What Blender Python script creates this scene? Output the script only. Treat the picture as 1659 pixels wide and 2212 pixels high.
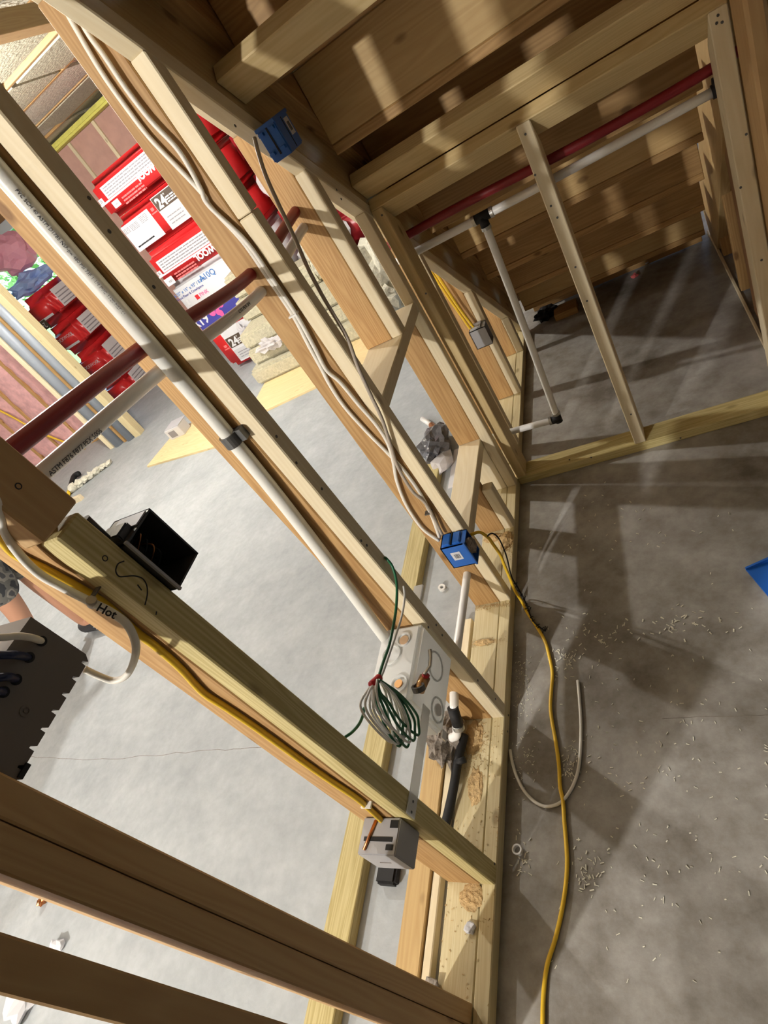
import bpy, bmesh, math, random
from mathutils import Matrix, Vector
random.seed(7)
for o in list(bpy.data.objects):
    bpy.data.objects.remove(o, do_unlink=True)
SC = bpy.context.scene
COL = SC.collection

# ------------------------------------------------------------------ camera
W, H, F = 1659.0, 2212.0, 1272.5237
RR = [[0.840762, 0.188708, -0.507454], [-0.243549, -0.705273, -0.665789], [-0.483533, 0.683359, -0.547007]]
RR = Matrix(RR)
CAM = Vector((0.6613, 0.2344, 1.5109))
cd = bpy.data.cameras.new('camera')
cd.sensor_fit = 'HORIZONTAL'; cd.sensor_width = 36.0; cd.lens = F / W * 36.0
cd.clip_start = 0.02; cd.clip_end = 200
co = bpy.data.objects.new('camera', cd); COL.objects.link(co)
r0, r1, r2 = RR[0].normalized(), RR[1].normalized(), RR[2].normalized()
m = Matrix((( r0.x, -r1.x, -r2.x), (r0.y, -r1.y, -r2.y), (r0.z, -r1.z, -r2.z))).to_4x4()
m.translation = CAM
co.matrix_world = m
SC.camera = co

def px(u, v, axis, val):
    """photo pixel -> point on the plane coordinate[axis] = val"""
    d = RR.transposed() @ Vector(((u - W / 2) / F, (v - H / 2) / F, 1.0))
    t = (val - CAM[axis]) / d[axis]
    return CAM + d * t

# ------------------------------------------------------------------ light and exposure
SC.view_settings.view_transform = 'Standard'
SC.view_settings.look = 'None'
SC.view_settings.gamma = 1.0
SC.view_settings.use_curve_mapping = False
SC.view_settings.exposure = 0.95
wd = bpy.data.worlds.new('world'); SC.world = wd; wd.use_nodes = True
nt = wd.node_tree
bg = nt.nodes['Background']
sky = nt.nodes.new('ShaderNodeTexSky'); sky.sky_type = 'HOSEK_WILKIE'
sky.sun_direction = (-0.5, 0.3, 0.8); sky.turbidity = 3.0
nt.links.new(sky.outputs[0], bg.inputs[0]); bg.inputs[1].default_value = 9.0
sd = bpy.data.lights.new('sun', 'SUN'); sd.energy = 9.0; sd.angle = 0.01; sd.color = (1.0, 0.96, 0.88)
so_ = bpy.data.objects.new('sun', sd); so_.rotation_euler = (math.radians(42), 0, math.radians(-14)); COL.objects.link(so_)

LAMP_SPOTS = [((-1.35, -1.80, 2.14), 185.0), ((-2.6, 3.05, 2.30), 105.0), ((-5.2, 2.0, 2.30), 40.0)]

# ------------------------------------------------------------------ materials
def new_mat(name):
    mt = bpy.data.materials.new(name); mt.use_nodes = True
    n = mt.node_tree.nodes; l = mt.node_tree.links
    return mt, n, l, n['Principled BSDF']

def plain(name, col, rough=0.5, metal=0.0, bump=0.0, bscale=60.0, var=0.0, trans=0.0, emit=0.0, alpha=1.0):
    mt, n, l, b = new_mat(name)
    b.inputs['Base Color'].default_value = (*col, 1); b.inputs['Roughness'].default_value = rough
    b.inputs['Metallic'].default_value = metal
    if trans: b.inputs['Transmission Weight'].default_value = trans
    if alpha < 1: b.inputs['Alpha'].default_value = alpha
    if emit:
        b.inputs['Emission Color'].default_value = (*col, 1); b.inputs['Emission Strength'].default_value = emit
    if bump or var:
        tc = n.new('ShaderNodeTexCoord'); ns = n.new('ShaderNodeTexNoise')
        ns.inputs['Scale'].default_value = bscale; ns.inputs['Detail'].default_value = 4
        l.new(tc.outputs['Object'], ns.inputs['Vector'])
        if bump:
            bp = n.new('ShaderNodeBump'); bp.inputs['Strength'].default_value = bump; bp.inputs['Distance'].default_value = 0.01
            l.new(ns.outputs[0], bp.inputs['Height']); l.new(bp.outputs[0], b.inputs['Normal'])
        if var:
            mx = n.new('ShaderNodeMix'); mx.data_type = 'RGBA'
            mx.inputs[6].default_value = tuple(c * (1 - var) for c in col) + (1,)
            mx.inputs[7].default_value = tuple(min(1, c * (1 + var)) for c in col) + (1,)
            l.new(ns.outputs[0], mx.inputs[0]); l.new(mx.outputs[2], b.inputs['Base Color'])
    return mt

def wood(name, light, dark, rings=9.0, contrast=0.6, knots=0.75, rough=0.62, spread=0.16):
    """sawn timber, grain along the local X axis of each board"""
    mt, n, l, b = new_mat(name)
    tc = n.new('ShaderNodeTexCoord'); oi = n.new('ShaderNodeObjectInfo')
    off = n.new('ShaderNodeVectorMath'); off.operation = 'SCALE'
    cmb = n.new('ShaderNodeCombineXYZ')
    cmb.inputs[0].default_value = 37.0; cmb.inputs[1].default_value = 11.0; cmb.inputs[2].default_value = 23.0
    l.new(cmb.outputs[0], off.inputs[0]); l.new(oi.outputs['Random'], off.inputs['Scale'])
    add = n.new('ShaderNodeVectorMath'); add.operation = 'ADD'
    l.new(tc.outputs['Object'], add.inputs[0]); l.new(off.outputs[0], add.inputs[1])
    # growth rings, warped, stretched along the grain
    mp = n.new('ShaderNodeMapping'); mp.inputs['Scale'].default_value = (0.55, rings, rings)
    l.new(add.outputs[0], mp.inputs[0])
    n1 = n.new('ShaderNodeTexNoise'); n1.inputs['Scale'].default_value = 1.6; n1.inputs['Detail'].default_value = 2.5
    l.new(mp.outputs[0], n1.inputs['Vector'])
    mul = n.new('ShaderNodeMath'); mul.operation = 'MULTIPLY'; mul.inputs[1].default_value = 16.0
    l.new(n1.outputs[0], mul.inputs[0])
    fr = n.new('ShaderNodeMath'); fr.operation = 'PINGPONG'; fr.inputs[1].default_value = 0.5
    l.new(mul.outputs[0], fr.inputs[0])
    # fine fibre
    mp2 = n.new('ShaderNodeMapping'); mp2.inputs['Scale'].default_value = (3.0, 160.0, 160.0)
    l.new(add.outputs[0], mp2.inputs[0])
    n2 = n.new('ShaderNodeTexNoise'); n2.inputs['Scale'].default_value = 1.0; n2.inputs['Detail'].default_value = 3
    l.new(mp2.outputs[0], n2.inputs['Vector'])
    mixf = n.new('ShaderNodeMath'); mixf.operation = 'MULTIPLY_ADD'; mixf.inputs[1].default_value = 1.1
    l.new(fr.outputs[0], mixf.inputs[0])
    h2 = n.new('ShaderNodeMath'); h2.operation = 'MULTIPLY'; h2.inputs[1].default_value = 0.45
    l.new(n2.outputs[0], h2.inputs[0]); l.new(h2.outputs[0], mixf.inputs[2])
    sub = n.new('ShaderNodeMath'); sub.operation = 'MULTIPLY'; sub.inputs[1].default_value = contrast * 1.3; sub.use_clamp = True
    l.new(mixf.outputs[0], sub.inputs[0])
    mx = n.new('ShaderNodeMix'); mx.data_type = 'RGBA'
    mx.inputs[6].default_value = (*light, 1); mx.inputs[7].default_value = (*dark, 1)
    l.new(sub.outputs[0], mx.inputs[0])
    # knots
    mp3 = n.new('ShaderNodeMapping'); mp3.inputs['Scale'].default_value = (5.2, 10.5, 10.5)
    l.new(add.outputs[0], mp3.inputs[0])
    vo = n.new('ShaderNodeTexVoronoi'); vo.inputs['Scale'].default_value = 1.0
    l.new(mp3.outputs[0], vo.inputs['Vector'])
    cr = n.new('ShaderNodeValToRGB')
    cr.color_ramp.elements[0].position = 0.07; cr.color_ramp.elements[0].color = (1, 1, 1, 1)
    cr.color_ramp.elements[1].position = 0.13; cr.color_ramp.elements[1].color = (0, 0, 0, 1)
    l.new(vo.outputs['Distance'], cr.inputs[0])
    kn = n.new('ShaderNodeMath'); kn.operation = 'MULTIPLY'; kn.inputs[1].default_value = knots
    l.new(cr.outputs[0], kn.inputs[0])
    mk = n.new('ShaderNodeMix'); mk.data_type = 'RGBA'
    mk.inputs[7].default_value = (dark[0] * 0.45, dark[1] * 0.38, dark[2] * 0.3, 1)
    l.new(kn.outputs[0], mk.inputs[0]); l.new(mx.outputs[2], mk.inputs[6])
    # slight board-to-board variation
    hs = n.new('ShaderNodeHueSaturation')
    mr = n.new('ShaderNodeMapRange'); mr.inputs[3].default_value = 1 - spread; mr.inputs[4].default_value = 1 + spread * 0.6
    l.new(oi.outputs['Random'], mr.inputs[0]); l.new(mr.outputs[0], hs.inputs['Value'])
    l.new(mk.outputs[2], hs.inputs['Color']); l.new(hs.outputs[0], b.inputs['Base Color'])
    b.inputs['Roughness'].default_value = rough
    bp = n.new('ShaderNodeBump'); bp.inputs['Strength'].default_value = 0.18; bp.inputs['Distance'].default_value = 0.002
    l.new(n2.outputs[0], bp.inputs['Height']); l.new(bp.outputs[0], b.inputs['Normal'])
    return mt

M = {}
M['spf'] = wood('pale spruce', (0.84, 0.74, 0.53), (0.72, 0.59, 0.36), 7, 0.55, 0.55)
M['fir'] = wood('orange fir', (0.57, 0.365, 0.155), (0.36, 0.185, 0.058), 11, 0.75, 0.8)
M['pt'] = wood('treated pine', (0.66, 0.57, 0.29), (0.42, 0.33, 0.12), 13, 0.85, 0.5)
M['ptpale'] = wood('pale treated pine', (0.76, 0.67, 0.42), (0.60, 0.48, 0.24), 12, 0.7, 0.7)
M['stair'] = wood('brown stair timber', (0.51, 0.315, 0.125), (0.31, 0.17, 0.055), 9, 0.75, 0.85)
M['stair2'] = wood('tan stair timber', (0.62, 0.44, 0.20), (0.46, 0.29, 0.11), 9, 0.6, 0.7)
M['tan'] = wood('tan stud timber', (0.56, 0.37, 0.17), (0.43, 0.25, 0.10), 8, 0.6, 0.75)
M['w2'] = wood('buff plate timber', (0.70, 0.55, 0.29), (0.52, 0.37, 0.16), 9, 0.6, 0.75)
M['ply'] = wood('pale plywood', (0.80, 0.66, 0.38), (0.66, 0.47, 0.21), 5, 0.5, 0.3)
M['osb'] = plain('brown sheathing', (0.30, 0.155, 0.065), 0.7, var=0.25, bscale=9)

def concrete():
    mt, n, l, b = new_mat('concrete slab')
    tc = n.new('ShaderNodeTexCoord')
    a = n.new('ShaderNodeTexNoise'); a.inputs['Scale'].default_value = 2.3; a.inputs['Detail'].default_value = 8; a.inputs['Roughness'].default_value = 0.62
    c = n.new('ShaderNodeTexNoise'); c.inputs['Scale'].default_value = 38; c.inputs['Detail'].default_value = 5
    l.new(tc.outputs['Object'], a.inputs['Vector']); l.new(tc.outputs['Object'], c.inputs['Vector'])
    clean = n.new('ShaderNodeMix'); clean.data_type = 'RGBA'
    clean.inputs[6].default_value = (0.31, 0.335, 0.35, 1); clean.inputs[7].default_value = (0.43, 0.455, 0.47, 1)
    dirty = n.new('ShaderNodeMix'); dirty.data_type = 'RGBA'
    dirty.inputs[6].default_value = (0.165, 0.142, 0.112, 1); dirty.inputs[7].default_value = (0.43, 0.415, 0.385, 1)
    cr = n.new('ShaderNodeValToRGB'); cr.color_ramp.elements[0].position = 0.36; cr.color_ramp.elements[1].position = 0.62
    a2 = n.new('ShaderNodeTexNoise'); a2.inputs['Scale'].default_value = 11; a2.inputs['Detail'].default_value = 9; a2.inputs['Roughness'].default_value = 0.7
    l.new(tc.outputs['Object'], a2.inputs['Vector'])
    av = n.new('ShaderNodeMath'); av.operation = 'MULTIPLY_ADD'; av.inputs[1].default_value = 0.55; h_ = n.new('ShaderNodeMath'); h_.operation = 'MULTIPLY'; h_.inputs[1].default_value = 0.45
    l.new(a.outputs[0], av.inputs[0]); l.new(a2.outputs[0], h_.inputs[0]); l.new(h_.outputs[0], av.inputs[2])
    l.new(av.outputs[0], cr.inputs[0]); l.new(cr.outputs[0], clean.inputs[0]); l.new(cr.outputs[0], dirty.inputs[0])
    # trodden dust on the room side of the stud wall
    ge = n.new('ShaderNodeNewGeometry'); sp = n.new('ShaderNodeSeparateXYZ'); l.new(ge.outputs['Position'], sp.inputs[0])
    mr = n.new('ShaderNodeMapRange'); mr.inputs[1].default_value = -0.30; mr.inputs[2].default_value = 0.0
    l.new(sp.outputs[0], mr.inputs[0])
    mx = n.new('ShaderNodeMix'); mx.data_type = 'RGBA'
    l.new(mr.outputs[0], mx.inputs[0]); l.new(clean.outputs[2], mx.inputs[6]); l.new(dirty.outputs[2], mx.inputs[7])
    hs = n.new('ShaderNodeHueSaturation'); vr = n.new('ShaderNodeMapRange'); vr.inputs[3].default_value = 0.86; vr.inputs[4].default_value = 1.12
    l.new(c.outputs[0], vr.inputs[0]); l.new(vr.outputs[0], hs.inputs['Value']); l.new(mx.outputs[2], hs.inputs['Color'])
    l.new(hs.outputs[0], b.inputs['Base Color'])
    b.inputs['Roughness'].default_value = 0.72
    bp = n.new('ShaderNodeBump'); bp.inputs['Strength'].default_value = 0.25; bp.inputs['Distance'].default_value = 0.004
    l.new(c.outputs[0], bp.inputs['Height']); l.new(bp.outputs[0], b.inputs['Normal'])
    return mt
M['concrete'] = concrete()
M['white'] = plain('white plastic', (0.80, 0.79, 0.76), 0.35)
M['pex'] = plain('white tubing', (0.82, 0.81, 0.78), 0.32)
M['pvc'] = plain('off-white pipe', (0.74, 0.74, 0.69), 0.35, var=0.06, bscale=14)
M['red'] = plain('red tubing', (0.24, 0.012, 0.018), 0.42, var=0.15, bscale=20)
M['cable'] = plain('white cable sheath', (0.80, 0.77, 0.69), 0.45)
M['greycable'] = plain('grey cable sheath', (0.42, 0.36, 0.29), 0.5)
M['yellow'] = plain('yellow cable sheath', (0.72, 0.47, 0.025), 0.42)
M['ycord'] = plain('yellow cord sheath', (0.86, 0.55, 0.03), 0.45)
M['bluecable'] = plain('blue cable sheath', (0.012, 0.022, 0.08), 0.45)
M['green'] = plain('green wire', (0.012, 0.135, 0.055), 0.4)
M['whitewire'] = plain('white wire', (0.86, 0.86, 0.84), 0.35)
M['bluebox'] = plain('blue box plastic', (0.018, 0.13, 0.50), 0.4)
M['greybox'] = plain('grey box plastic', (0.36, 0.36, 0.375), 0.5)
M['dkgreybox'] = plain('taupe box plastic', (0.17, 0.145, 0.125), 0.5)
M['blackbox'] = plain('charcoal box plastic', (0.045, 0.043, 0.045), 0.28)
M['black'] = plain('black rubber', (0.006, 0.006, 0.007), 0.7)
M['copper'] = plain('copper', (0.55, 0.22, 0.09), 0.35, metal=1.0)
M['brass'] = plain('brass', (0.50, 0.28, 0.12), 0.35, metal=1.0)
M['steel'] = plain('galvanised steel', (0.55, 0.55, 0.53), 0.35, metal=0.9)
M['clip'] = plain('dark steel clamp', (0.12, 0.12, 0.12), 0.4, metal=0.6)
M['redtape'] = plain('red tape', (0.50, 0.012, 0.02), 0.45)
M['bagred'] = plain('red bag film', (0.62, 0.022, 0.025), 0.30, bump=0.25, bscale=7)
M['bagred_shade'] = plain('shaded red bag film', (0.33, 0.018, 0.025), 0.35, bump=0.5, bscale=9)  # bag red darkened to paint in the shade on the right-hand column
M['bagwhite'] = plain('white bag print', (0.66, 0.66, 0.69), 0.35)
M['baggrey'] = plain('grey bag print', (0.52, 0.52, 0.54), 0.4)
M['bagbrown'] = plain('brown bag print', (0.075, 0.05, 0.035), 0.4)
M['printgrey'] = plain('pale grey print', (0.26, 0.25, 0.28), 0.45)
M['printdark'] = plain('dark print', (0.10, 0.10, 0.11), 0.5)
M['printpink'] = plain('pale red print', (0.74, 0.16, 0.16), 0.4)
M['ink'] = plain('black ink', (0.012, 0.011, 0.012), 0.6)
M['inkblue'] = plain('blue print', (0.03, 0.16, 0.48), 0.45)
M['inknavy'] = plain('navy print', (0.045, 0.045, 0.28), 0.45)
M['inkpink'] = plain('pink print', (0.80, 0.10, 0.32), 0.45)
M['stonewool'] = plain('stone wool', (0.50, 0.47, 0.35), 0.95, bump=0.9, bscale=45, var=0.35)
M['stonewool_pale'] = plain('pale stone wool', (0.62, 0.60, 0.50), 0.95, bump=0.9, bscale=40, var=0.4)
M['pink'] = plain('pink glass wool', (0.72, 0.40, 0.40), 0.95, bump=0.9, bscale=16, var=0.35)
M['kraft'] = plain('kraft faced insulation', (0.55, 0.33, 0.27), 0.8, bump=0.3, bscale=8, var=0.25)
M['duct'] = plain('grey duct wrap', (0.33, 0.37, 0.43), 0.5, metal=0.2)
M['skin'] = plain('skin', (0.52, 0.27, 0.17), 0.55)
M['shoe'] = plain('dark shoe', (0.03, 0.03, 0.035), 0.6)
M['hair'] = plain('dark hair', (0.04, 0.025, 0.015), 0.7)
M['shirt'] = plain('dark shirt', (0.06, 0.065, 0.075), 0.9)
def frosted(name, col):
    mt, n, l, b = new_mat(name)
    b.inputs['Base Color'].default_value = (*col, 1); b.inputs['Roughness'].default_value = 0.3
    tr = n.new('ShaderNodeBsdfTranslucent'); tr.inputs[0].default_value = (*col, 1)
    mx = n.new('ShaderNodeMixShader'); mx.inputs[0].default_value = 0.45
    l.new(b.outputs[0], mx.inputs[1]); l.new(tr.outputs[0], mx.inputs[2]); l.new(mx.outputs[0], n['Material Output'].inputs[0])
    return mt
M['clearplastic'] = frosted('frosted white plastic', (0.88, 0.89, 0.88))
M['bluefilm'] = frosted('blue plastic film', (0.55, 0.70, 0.98)); M['magenta'] = frosted('pink bundle film', (0.95, 0.52, 0.62))
M['film'] = frosted('torn white film', (0.80, 0.78, 0.80))
M['sawdust'] = plain('sawdust', (0.55, 0.38, 0.18), 0.95, var=0.4, bscale=90, bump=0.9)
M['chips'] = plain('wood chips', (0.84, 0.76, 0.62), 0.9, var=0.35, bscale=30)
M['debris'] = plain('grey lint', (0.22, 0.19, 0.16), 0.95, var=0.6, bscale=60, bump=1.0)
M['bulb'] = plain('lit bulb', (1.0, 0.86, 0.66), 0.4, emit=25.0)
M['ceramic'] = plain('white lampholder', (0.8, 0.8, 0.78), 0.4)
M['foliage'] = plain('sunlit leaves', (0.22, 0.42, 0.14), 0.8, var=0.6, bscale=3)
M['lawn'] = plain('lawn', (0.20, 0.34, 0.10), 0.9, var=0.3, bscale=2)
def pane_mat():
    mt, n, l, b = new_mat('thin clear glass')
    tr = n.new('ShaderNodeBsdfTransparent'); tr.inputs[0].default_value = (0.90, 0.97, 0.97, 1)
    gl = n.new('ShaderNodeBsdfGlossy'); gl.inputs['Roughness'].default_value = 0.02
    mx = n.new('ShaderNodeMixShader'); mx.inputs[0].default_value = 0.07
    l.new(tr.outputs[0], mx.inputs[1]); l.new(gl.outputs[0], mx.inputs[2]); l.new(mx.outputs[0], n['Material Output'].inputs[0])
    return mt
M['glass'] = pane_mat()
M['frame'] = plain('white vinyl', (0.80, 0.82, 0.83), 0.4)
M['deck'] = plain('subfloor board', (0.46, 0.40, 0.32), 0.9); M['plaster'] = plain('grey plaster wall', (0.56, 0.55, 0.53), 0.9)
M['blueplastic'] = plain('bright blue plastic', (0.015, 0.13, 0.55), 0.4)
def camo():
    mt, n, l, b = new_mat('camouflage cloth')
    tc = n.new('ShaderNodeTexCoord'); a = n.new('ShaderNodeTexNoise'); a.inputs['Scale'].default_value = 14; a.inputs['Detail'].default_value = 1.5
    l.new(tc.outputs['Object'], a.inputs['Vector'])
    cr = n.new('ShaderNodeValToRGB'); cr.color_ramp.interpolation = 'CONSTANT'
    e = cr.color_ramp.elements; e[0].position = 0; e[0].color = (0.035, 0.037, 0.042, 1); e[1].position = 0.44; e[1].color = (0.13, 0.125, 0.115, 1)
    x = e.new(0.53); x.color = (0.24, 0.225, 0.20, 1); x = e.new(0.62); x.color = (0.07, 0.07, 0.075, 1)
    l.new(a.outputs[0], cr.inputs[0]); l.new(cr.outputs[0], b.inputs['Base Color']); b.inputs['Roughness'].default_value = 0.9
    return mt
M['camo'] = camo()

# ------------------------------------------------------------------ object helpers
INV = {}
def link(o, parent=None):
    COL.objects.link(o)
    if parent is not None:
        o.parent = parent
        o.matrix_parent_inverse = INV[parent.name]
    INV[o.name] = o.matrix_basis.inverted() if parent is None else (o.matrix_basis.inverted())
    return o
def tag(o, label=None, cat=None, group=None, kind=None):
    if label: o['label'] = label
    if cat: o['category'] = cat
    if group: o['group'] = group
    if kind: o['kind'] = kind
    return o
def empty(name, loc):
    o = bpy.data.objects.new(name, None); o.location = loc; o.empty_display_size = 0.1
    COL.objects.link(o); INV[o.name] = Matrix.Translation(Vector(loc)).inverted()
    return o
def thing(name, loc, label, cat, group=None):
    return tag(empty(name, loc), label, cat, group)
def finish(name, bm, mat, parent=None, mw=None, smooth=False):
    me = bpy.data.meshes.new(name); bm.normal_update(); bm.to_mesh(me); bm.free()
    if isinstance(mat, str): mat = M[mat]
    me.materials.append(mat)
    if smooth:
        for p in me.polygons: p.use_smooth = True
    return place(name, me, parent, mw)
def place(name, me, parent=None, mw=None):
    """mw = world matrix; children keep their world place"""
    o = bpy.data.objects.new(name, me)
    o.matrix_basis = mw if mw is not None else Matrix.Identity(4)
    COL.objects.link(o)
    wm = o.matrix_basis.copy()
    INV[o.name] = wm.inverted()
    if parent is not None:
        o.parent = parent; o.matrix_parent_inverse = INV[parent.name]
    return o

def hexa(bm, c):
    v = [bm.verts.new(p) for p in c]
    for f in ((0, 3, 2, 1), (4, 5, 6, 7), (0, 1, 5, 4), (1, 2, 6, 5), (2, 3, 7, 6), (3, 0, 4, 7)):
        bm.faces.new([v[i] for i in f])
    return v
def box_pts(lo, hi):
    (x0, y0, z0), (x1, y1, z1) = lo, hi
    return [(x0, y0, z0), (x1, y0, z0), (x1, y1, z0), (x0, y1, z0), (x0, y0, z1), (x1, y0, z1), (x1, y1, z1), (x0, y1, z1)]
def addbox(bm, lo, hi):
    return hexa(bm, box_pts(lo, hi))

def board(name, lo, hi, mat, parent=None, bevel=0.0025, top=None, bottom=None, axis=None):
    """a sawn board, axis aligned; its local X runs along its grain. top / bottom: z as a function of y"""
    lo, hi = Vector(lo), Vector(hi)
    pts = [Vector(p) for p in box_pts(lo, hi)]
    if top:
        for p in pts[4:]: p.z = top(p.y)
    if bottom:
        for p in pts[:4]: p.z = bottom(p.y)
    d = hi - lo
    if top: d.z = max(0.001, top((lo.y + hi.y) / 2) - lo.z)
    ax = max(range(3), key=lambda i: d[i]) if axis is None else axis
    rot = {0: Matrix.Identity(3), 1: Matrix(((0, -1, 0), (1, 0, 0), (0, 0, 1))), 2: Matrix(((0, 0, -1), (0, 1, 0), (1, 0, 0)))}[ax]
    c = (lo + hi) / 2
    if top: c.z = lo.z + d.z / 2
    mw = Matrix.Translation(c) @ rot.to_4x4(); inv = mw.inverted()
    bm = bmesh.new(); hexa(bm, [inv @ p for p in pts])
    if bevel: bmesh.ops.bevel(bm, geom=list(bm.edges), offset=bevel, segments=1, affect='EDGES')
    bmesh.ops.recalc_face_normals(bm, faces=bm.faces)
    return finish(name, bm, mat, parent, mw)

def board_dir(name, origin, xd, L, yd, wv, tv, mat, parent=None, bevel=0.0025):
    """board from origin along xd (length L), width wv along yd, thickness tv along xd x yd"""
    xd = Vector(xd).normalized(); yd = Vector(yd).normalized(); zd = xd.cross(yd)
    mw = Matrix((xd, yd, zd)).transposed().to_4x4(); mw.translation = Vector(origin)
    bm = bmesh.new(); addbox(bm, (0, min(0, wv), min(0, tv)), (L, max(0, wv), max(0, tv)))
    if bevel: bmesh.ops.bevel(bm, geom=list(bm.edges), offset=bevel, segments=1, affect='EDGES')
    bmesh.ops.recalc_face_normals(bm, faces=bm.faces)
    return finish(name, bm, mat, parent, mw)

def smooth_path(pts, per=8):
    pts = [Vector(p) for p in pts]
    if len(pts) < 3: return pts
    P = [pts[0] * 2 - pts[1]] + pts + [pts[-1] * 2 - pts[-2]]
    out = []
    for i in range(1, len(P) - 2):
        a, b, c, d = P[i - 1], P[i], P[i + 1], P[i + 2]
        for k in range(per):
            t = k / per
            out.append(0.5 * ((2 * b) + (c - a) * t + (2 * a - 5 * b + 4 * c - d) * t * t + (3 * b - a - 3 * c + d) * t ** 3))
    out.append(pts[-1]); return out
def sweep(bm, path, r, seg=10, flat=1.0, cap=True, radii=None):
    path = [Vector(p) for p in path]
    t = (path[1] - path[0]).normalized()
    up = Vector((0, 0, 1)) if abs(t.z) < 0.9 else Vector((1, 0, 0))
    u = t.cross(up).normalized(); rings = []
    for i, p in enumerate(path):
        a = path[max(0, i - 1)]; b = path[min(len(path) - 1, i + 1)]
        t = (b - a).normalized(); u = (u - t * u.dot(t)).normalized(); v = t.cross(u)
        rr = radii[i] if radii else r
        rings.append([bm.verts.new(p + (u * math.cos(2 * math.pi * k / seg) + v * math.sin(2 * math.pi * k / seg) * flat) * rr) for k in range(seg)])
    for i in range(len(rings) - 1):
        for k in range(seg):
            bm.faces.new((rings[i][k], rings[i][(k + 1) % seg], rings[i + 1][(k + 1) % seg], rings[i + 1][k]))
    if cap:
        bm.faces.new(list(reversed(rings[0]))); bm.faces.new(rings[-1])
def tube(name, pts, r, mat, parent=None, seg=12, smooth=True, flat=1.0, per=8):
    bm = bmesh.new(); sweep(bm, smooth_path(pts, per) if smooth else pts, r, seg, flat)
    bmesh.ops.recalc_face_normals(bm, faces=bm.faces)
    return finish(name, bm, mat, parent, None, True)
def cyl(name, a, b, r, mat, parent=None, seg=16, r2=None):
    bm = bmesh.new(); sweep(bm, [Vector(a), Vector(b)], r, seg, radii=[r, r2 if r2 is not None else r])
    bmesh.ops.recalc_face_normals(bm, faces=bm.faces)
    o = finish(name, bm, mat, parent, None, False)
    for p in o.data.polygons: p.use_smooth = len(p.vertices) == 4
    return o
def ring(name, c, axis, R, r, mat, parent=None, h=None):
    """short open collar round an axis"""
    axis = Vector(axis).normalized(); up = Vector((0, 0, 1)) if abs(axis.z) < 0.9 else Vector((1, 0, 0))
    u = axis.cross(up).normalized(); v = axis.cross(u); c = Vector(c); h = h if h else r
    bm = bmesh.new(); rows = []
    for (rr, hh) in ((r, -h), (R, -h), (R, h), (r, h)):
        rows.append([bm.verts.new(c + axis * hh + (u * math.cos(k * math.pi / 10) + v * math.sin(k * math.pi / 10)) * rr) for k in range(20)])
    for i in range(4):
        for k in range(20):
            bm.faces.new((rows[i][k], rows[i][(k + 1) % 20], rows[(i + 1) % 4][(k + 1) % 20], rows[(i + 1) % 4][k]))
    bmesh.ops.recalc_face_normals(bm, faces=bm.faces)
    return finish(name, bm, mat, parent)
def slab(name, lo, hi, mat, parent=None, bevel=0.0):
    bm = bmesh.new(); c = (Vector(lo) + Vector(hi)) / 2
    addbox(bm, Vector(lo) - c, Vector(hi) - c)
    if bevel: bmesh.ops.bevel(bm, geom=list(bm.edges), offset=bevel, segments=2, affect='EDGES')
    bmesh.ops.recalc_face_normals(bm, faces=bm.faces)
    return finish(name, bm, mat, parent, Matrix.Translation(c))
def lump(name, c, size, mat, parent=None, rough=0.25, sub=3, seed=0, flatbase=True):
    """crumpled irregular mass resting on its base"""
    rnd = random.Random(seed); bm = bmesh.new()
    bmesh.ops.create_icosphere(bm, subdivisions=sub, radius=1.0)
    from mathutils import noise
    for v in bm.verts:
        k = 1 + rough * (noise.noise(v.co * 2.3 + Vector((seed * 3.1, 0, 0))) * 1.6 + rnd.uniform(-.35, .35))
        p = v.co * k
        v.co = Vector((p.x * size[0] / 2, p.y * size[1] / 2, p.z * size[2] / 2))
        if flatbase: v.co.z = max(v.co.z, -size[2] * 0.5)
    bmesh.ops.recalc_face_normals(bm, faces=bm.faces)
    return finish(name, bm, mat, parent, Matrix.Translation(Vector((c[0], c[1], c[2] + size[2] / 2))))
def text(name, body, size, origin, xd, yd, mat, parent=None, align='LEFT', bold=0.0):
    cu = bpy.data.curves.new(name, 'FONT'); cu.body = body; cu.size = size; cu.align_x = align; cu.extrude = 0.0004
    cu.offset = bold; cu.resolution_u = 2
    tmp = bpy.data.objects.new('tmp_text', cu); COL.objects.link(tmp)
    bpy.context.view_layer.update()
    me = bpy.data.meshes.new_from_object(tmp.evaluated_get(bpy.context.evaluated_depsgraph_get()))
    bpy.data.objects.remove(tmp, do_unlink=True); bpy.data.curves.remove(cu)
    me.name = name; me.materials.clear(); me.materials.append(M[mat] if isinstance(mat, str) else mat)
    xd = Vector(xd).normalized(); yd = Vector(yd).normalized(); zd = xd.cross(yd)
    mw = Matrix((xd, yd, zd)).transposed().to_4x4(); mw.translation = Vector(origin)
    return place(name, me, parent, mw)

# ------------------------------------------------------------------ stair slope shared by wall, plates and stairs
TAN = 0.915; TH = math.atan(TAN)
S = Vector((0, math.cos(TH), -math.sin(TH)))      # down the slope
N = Vector((0, math.sin(TH), math.cos(TH)))       # away from the understairs space
def zb(y): return 3.022 - TAN * y                 # underside of the sloped plate
def on_slope(y, n=0.0, x=0.0):
    return Vector((x, y, zb(y))) + N * n

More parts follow.
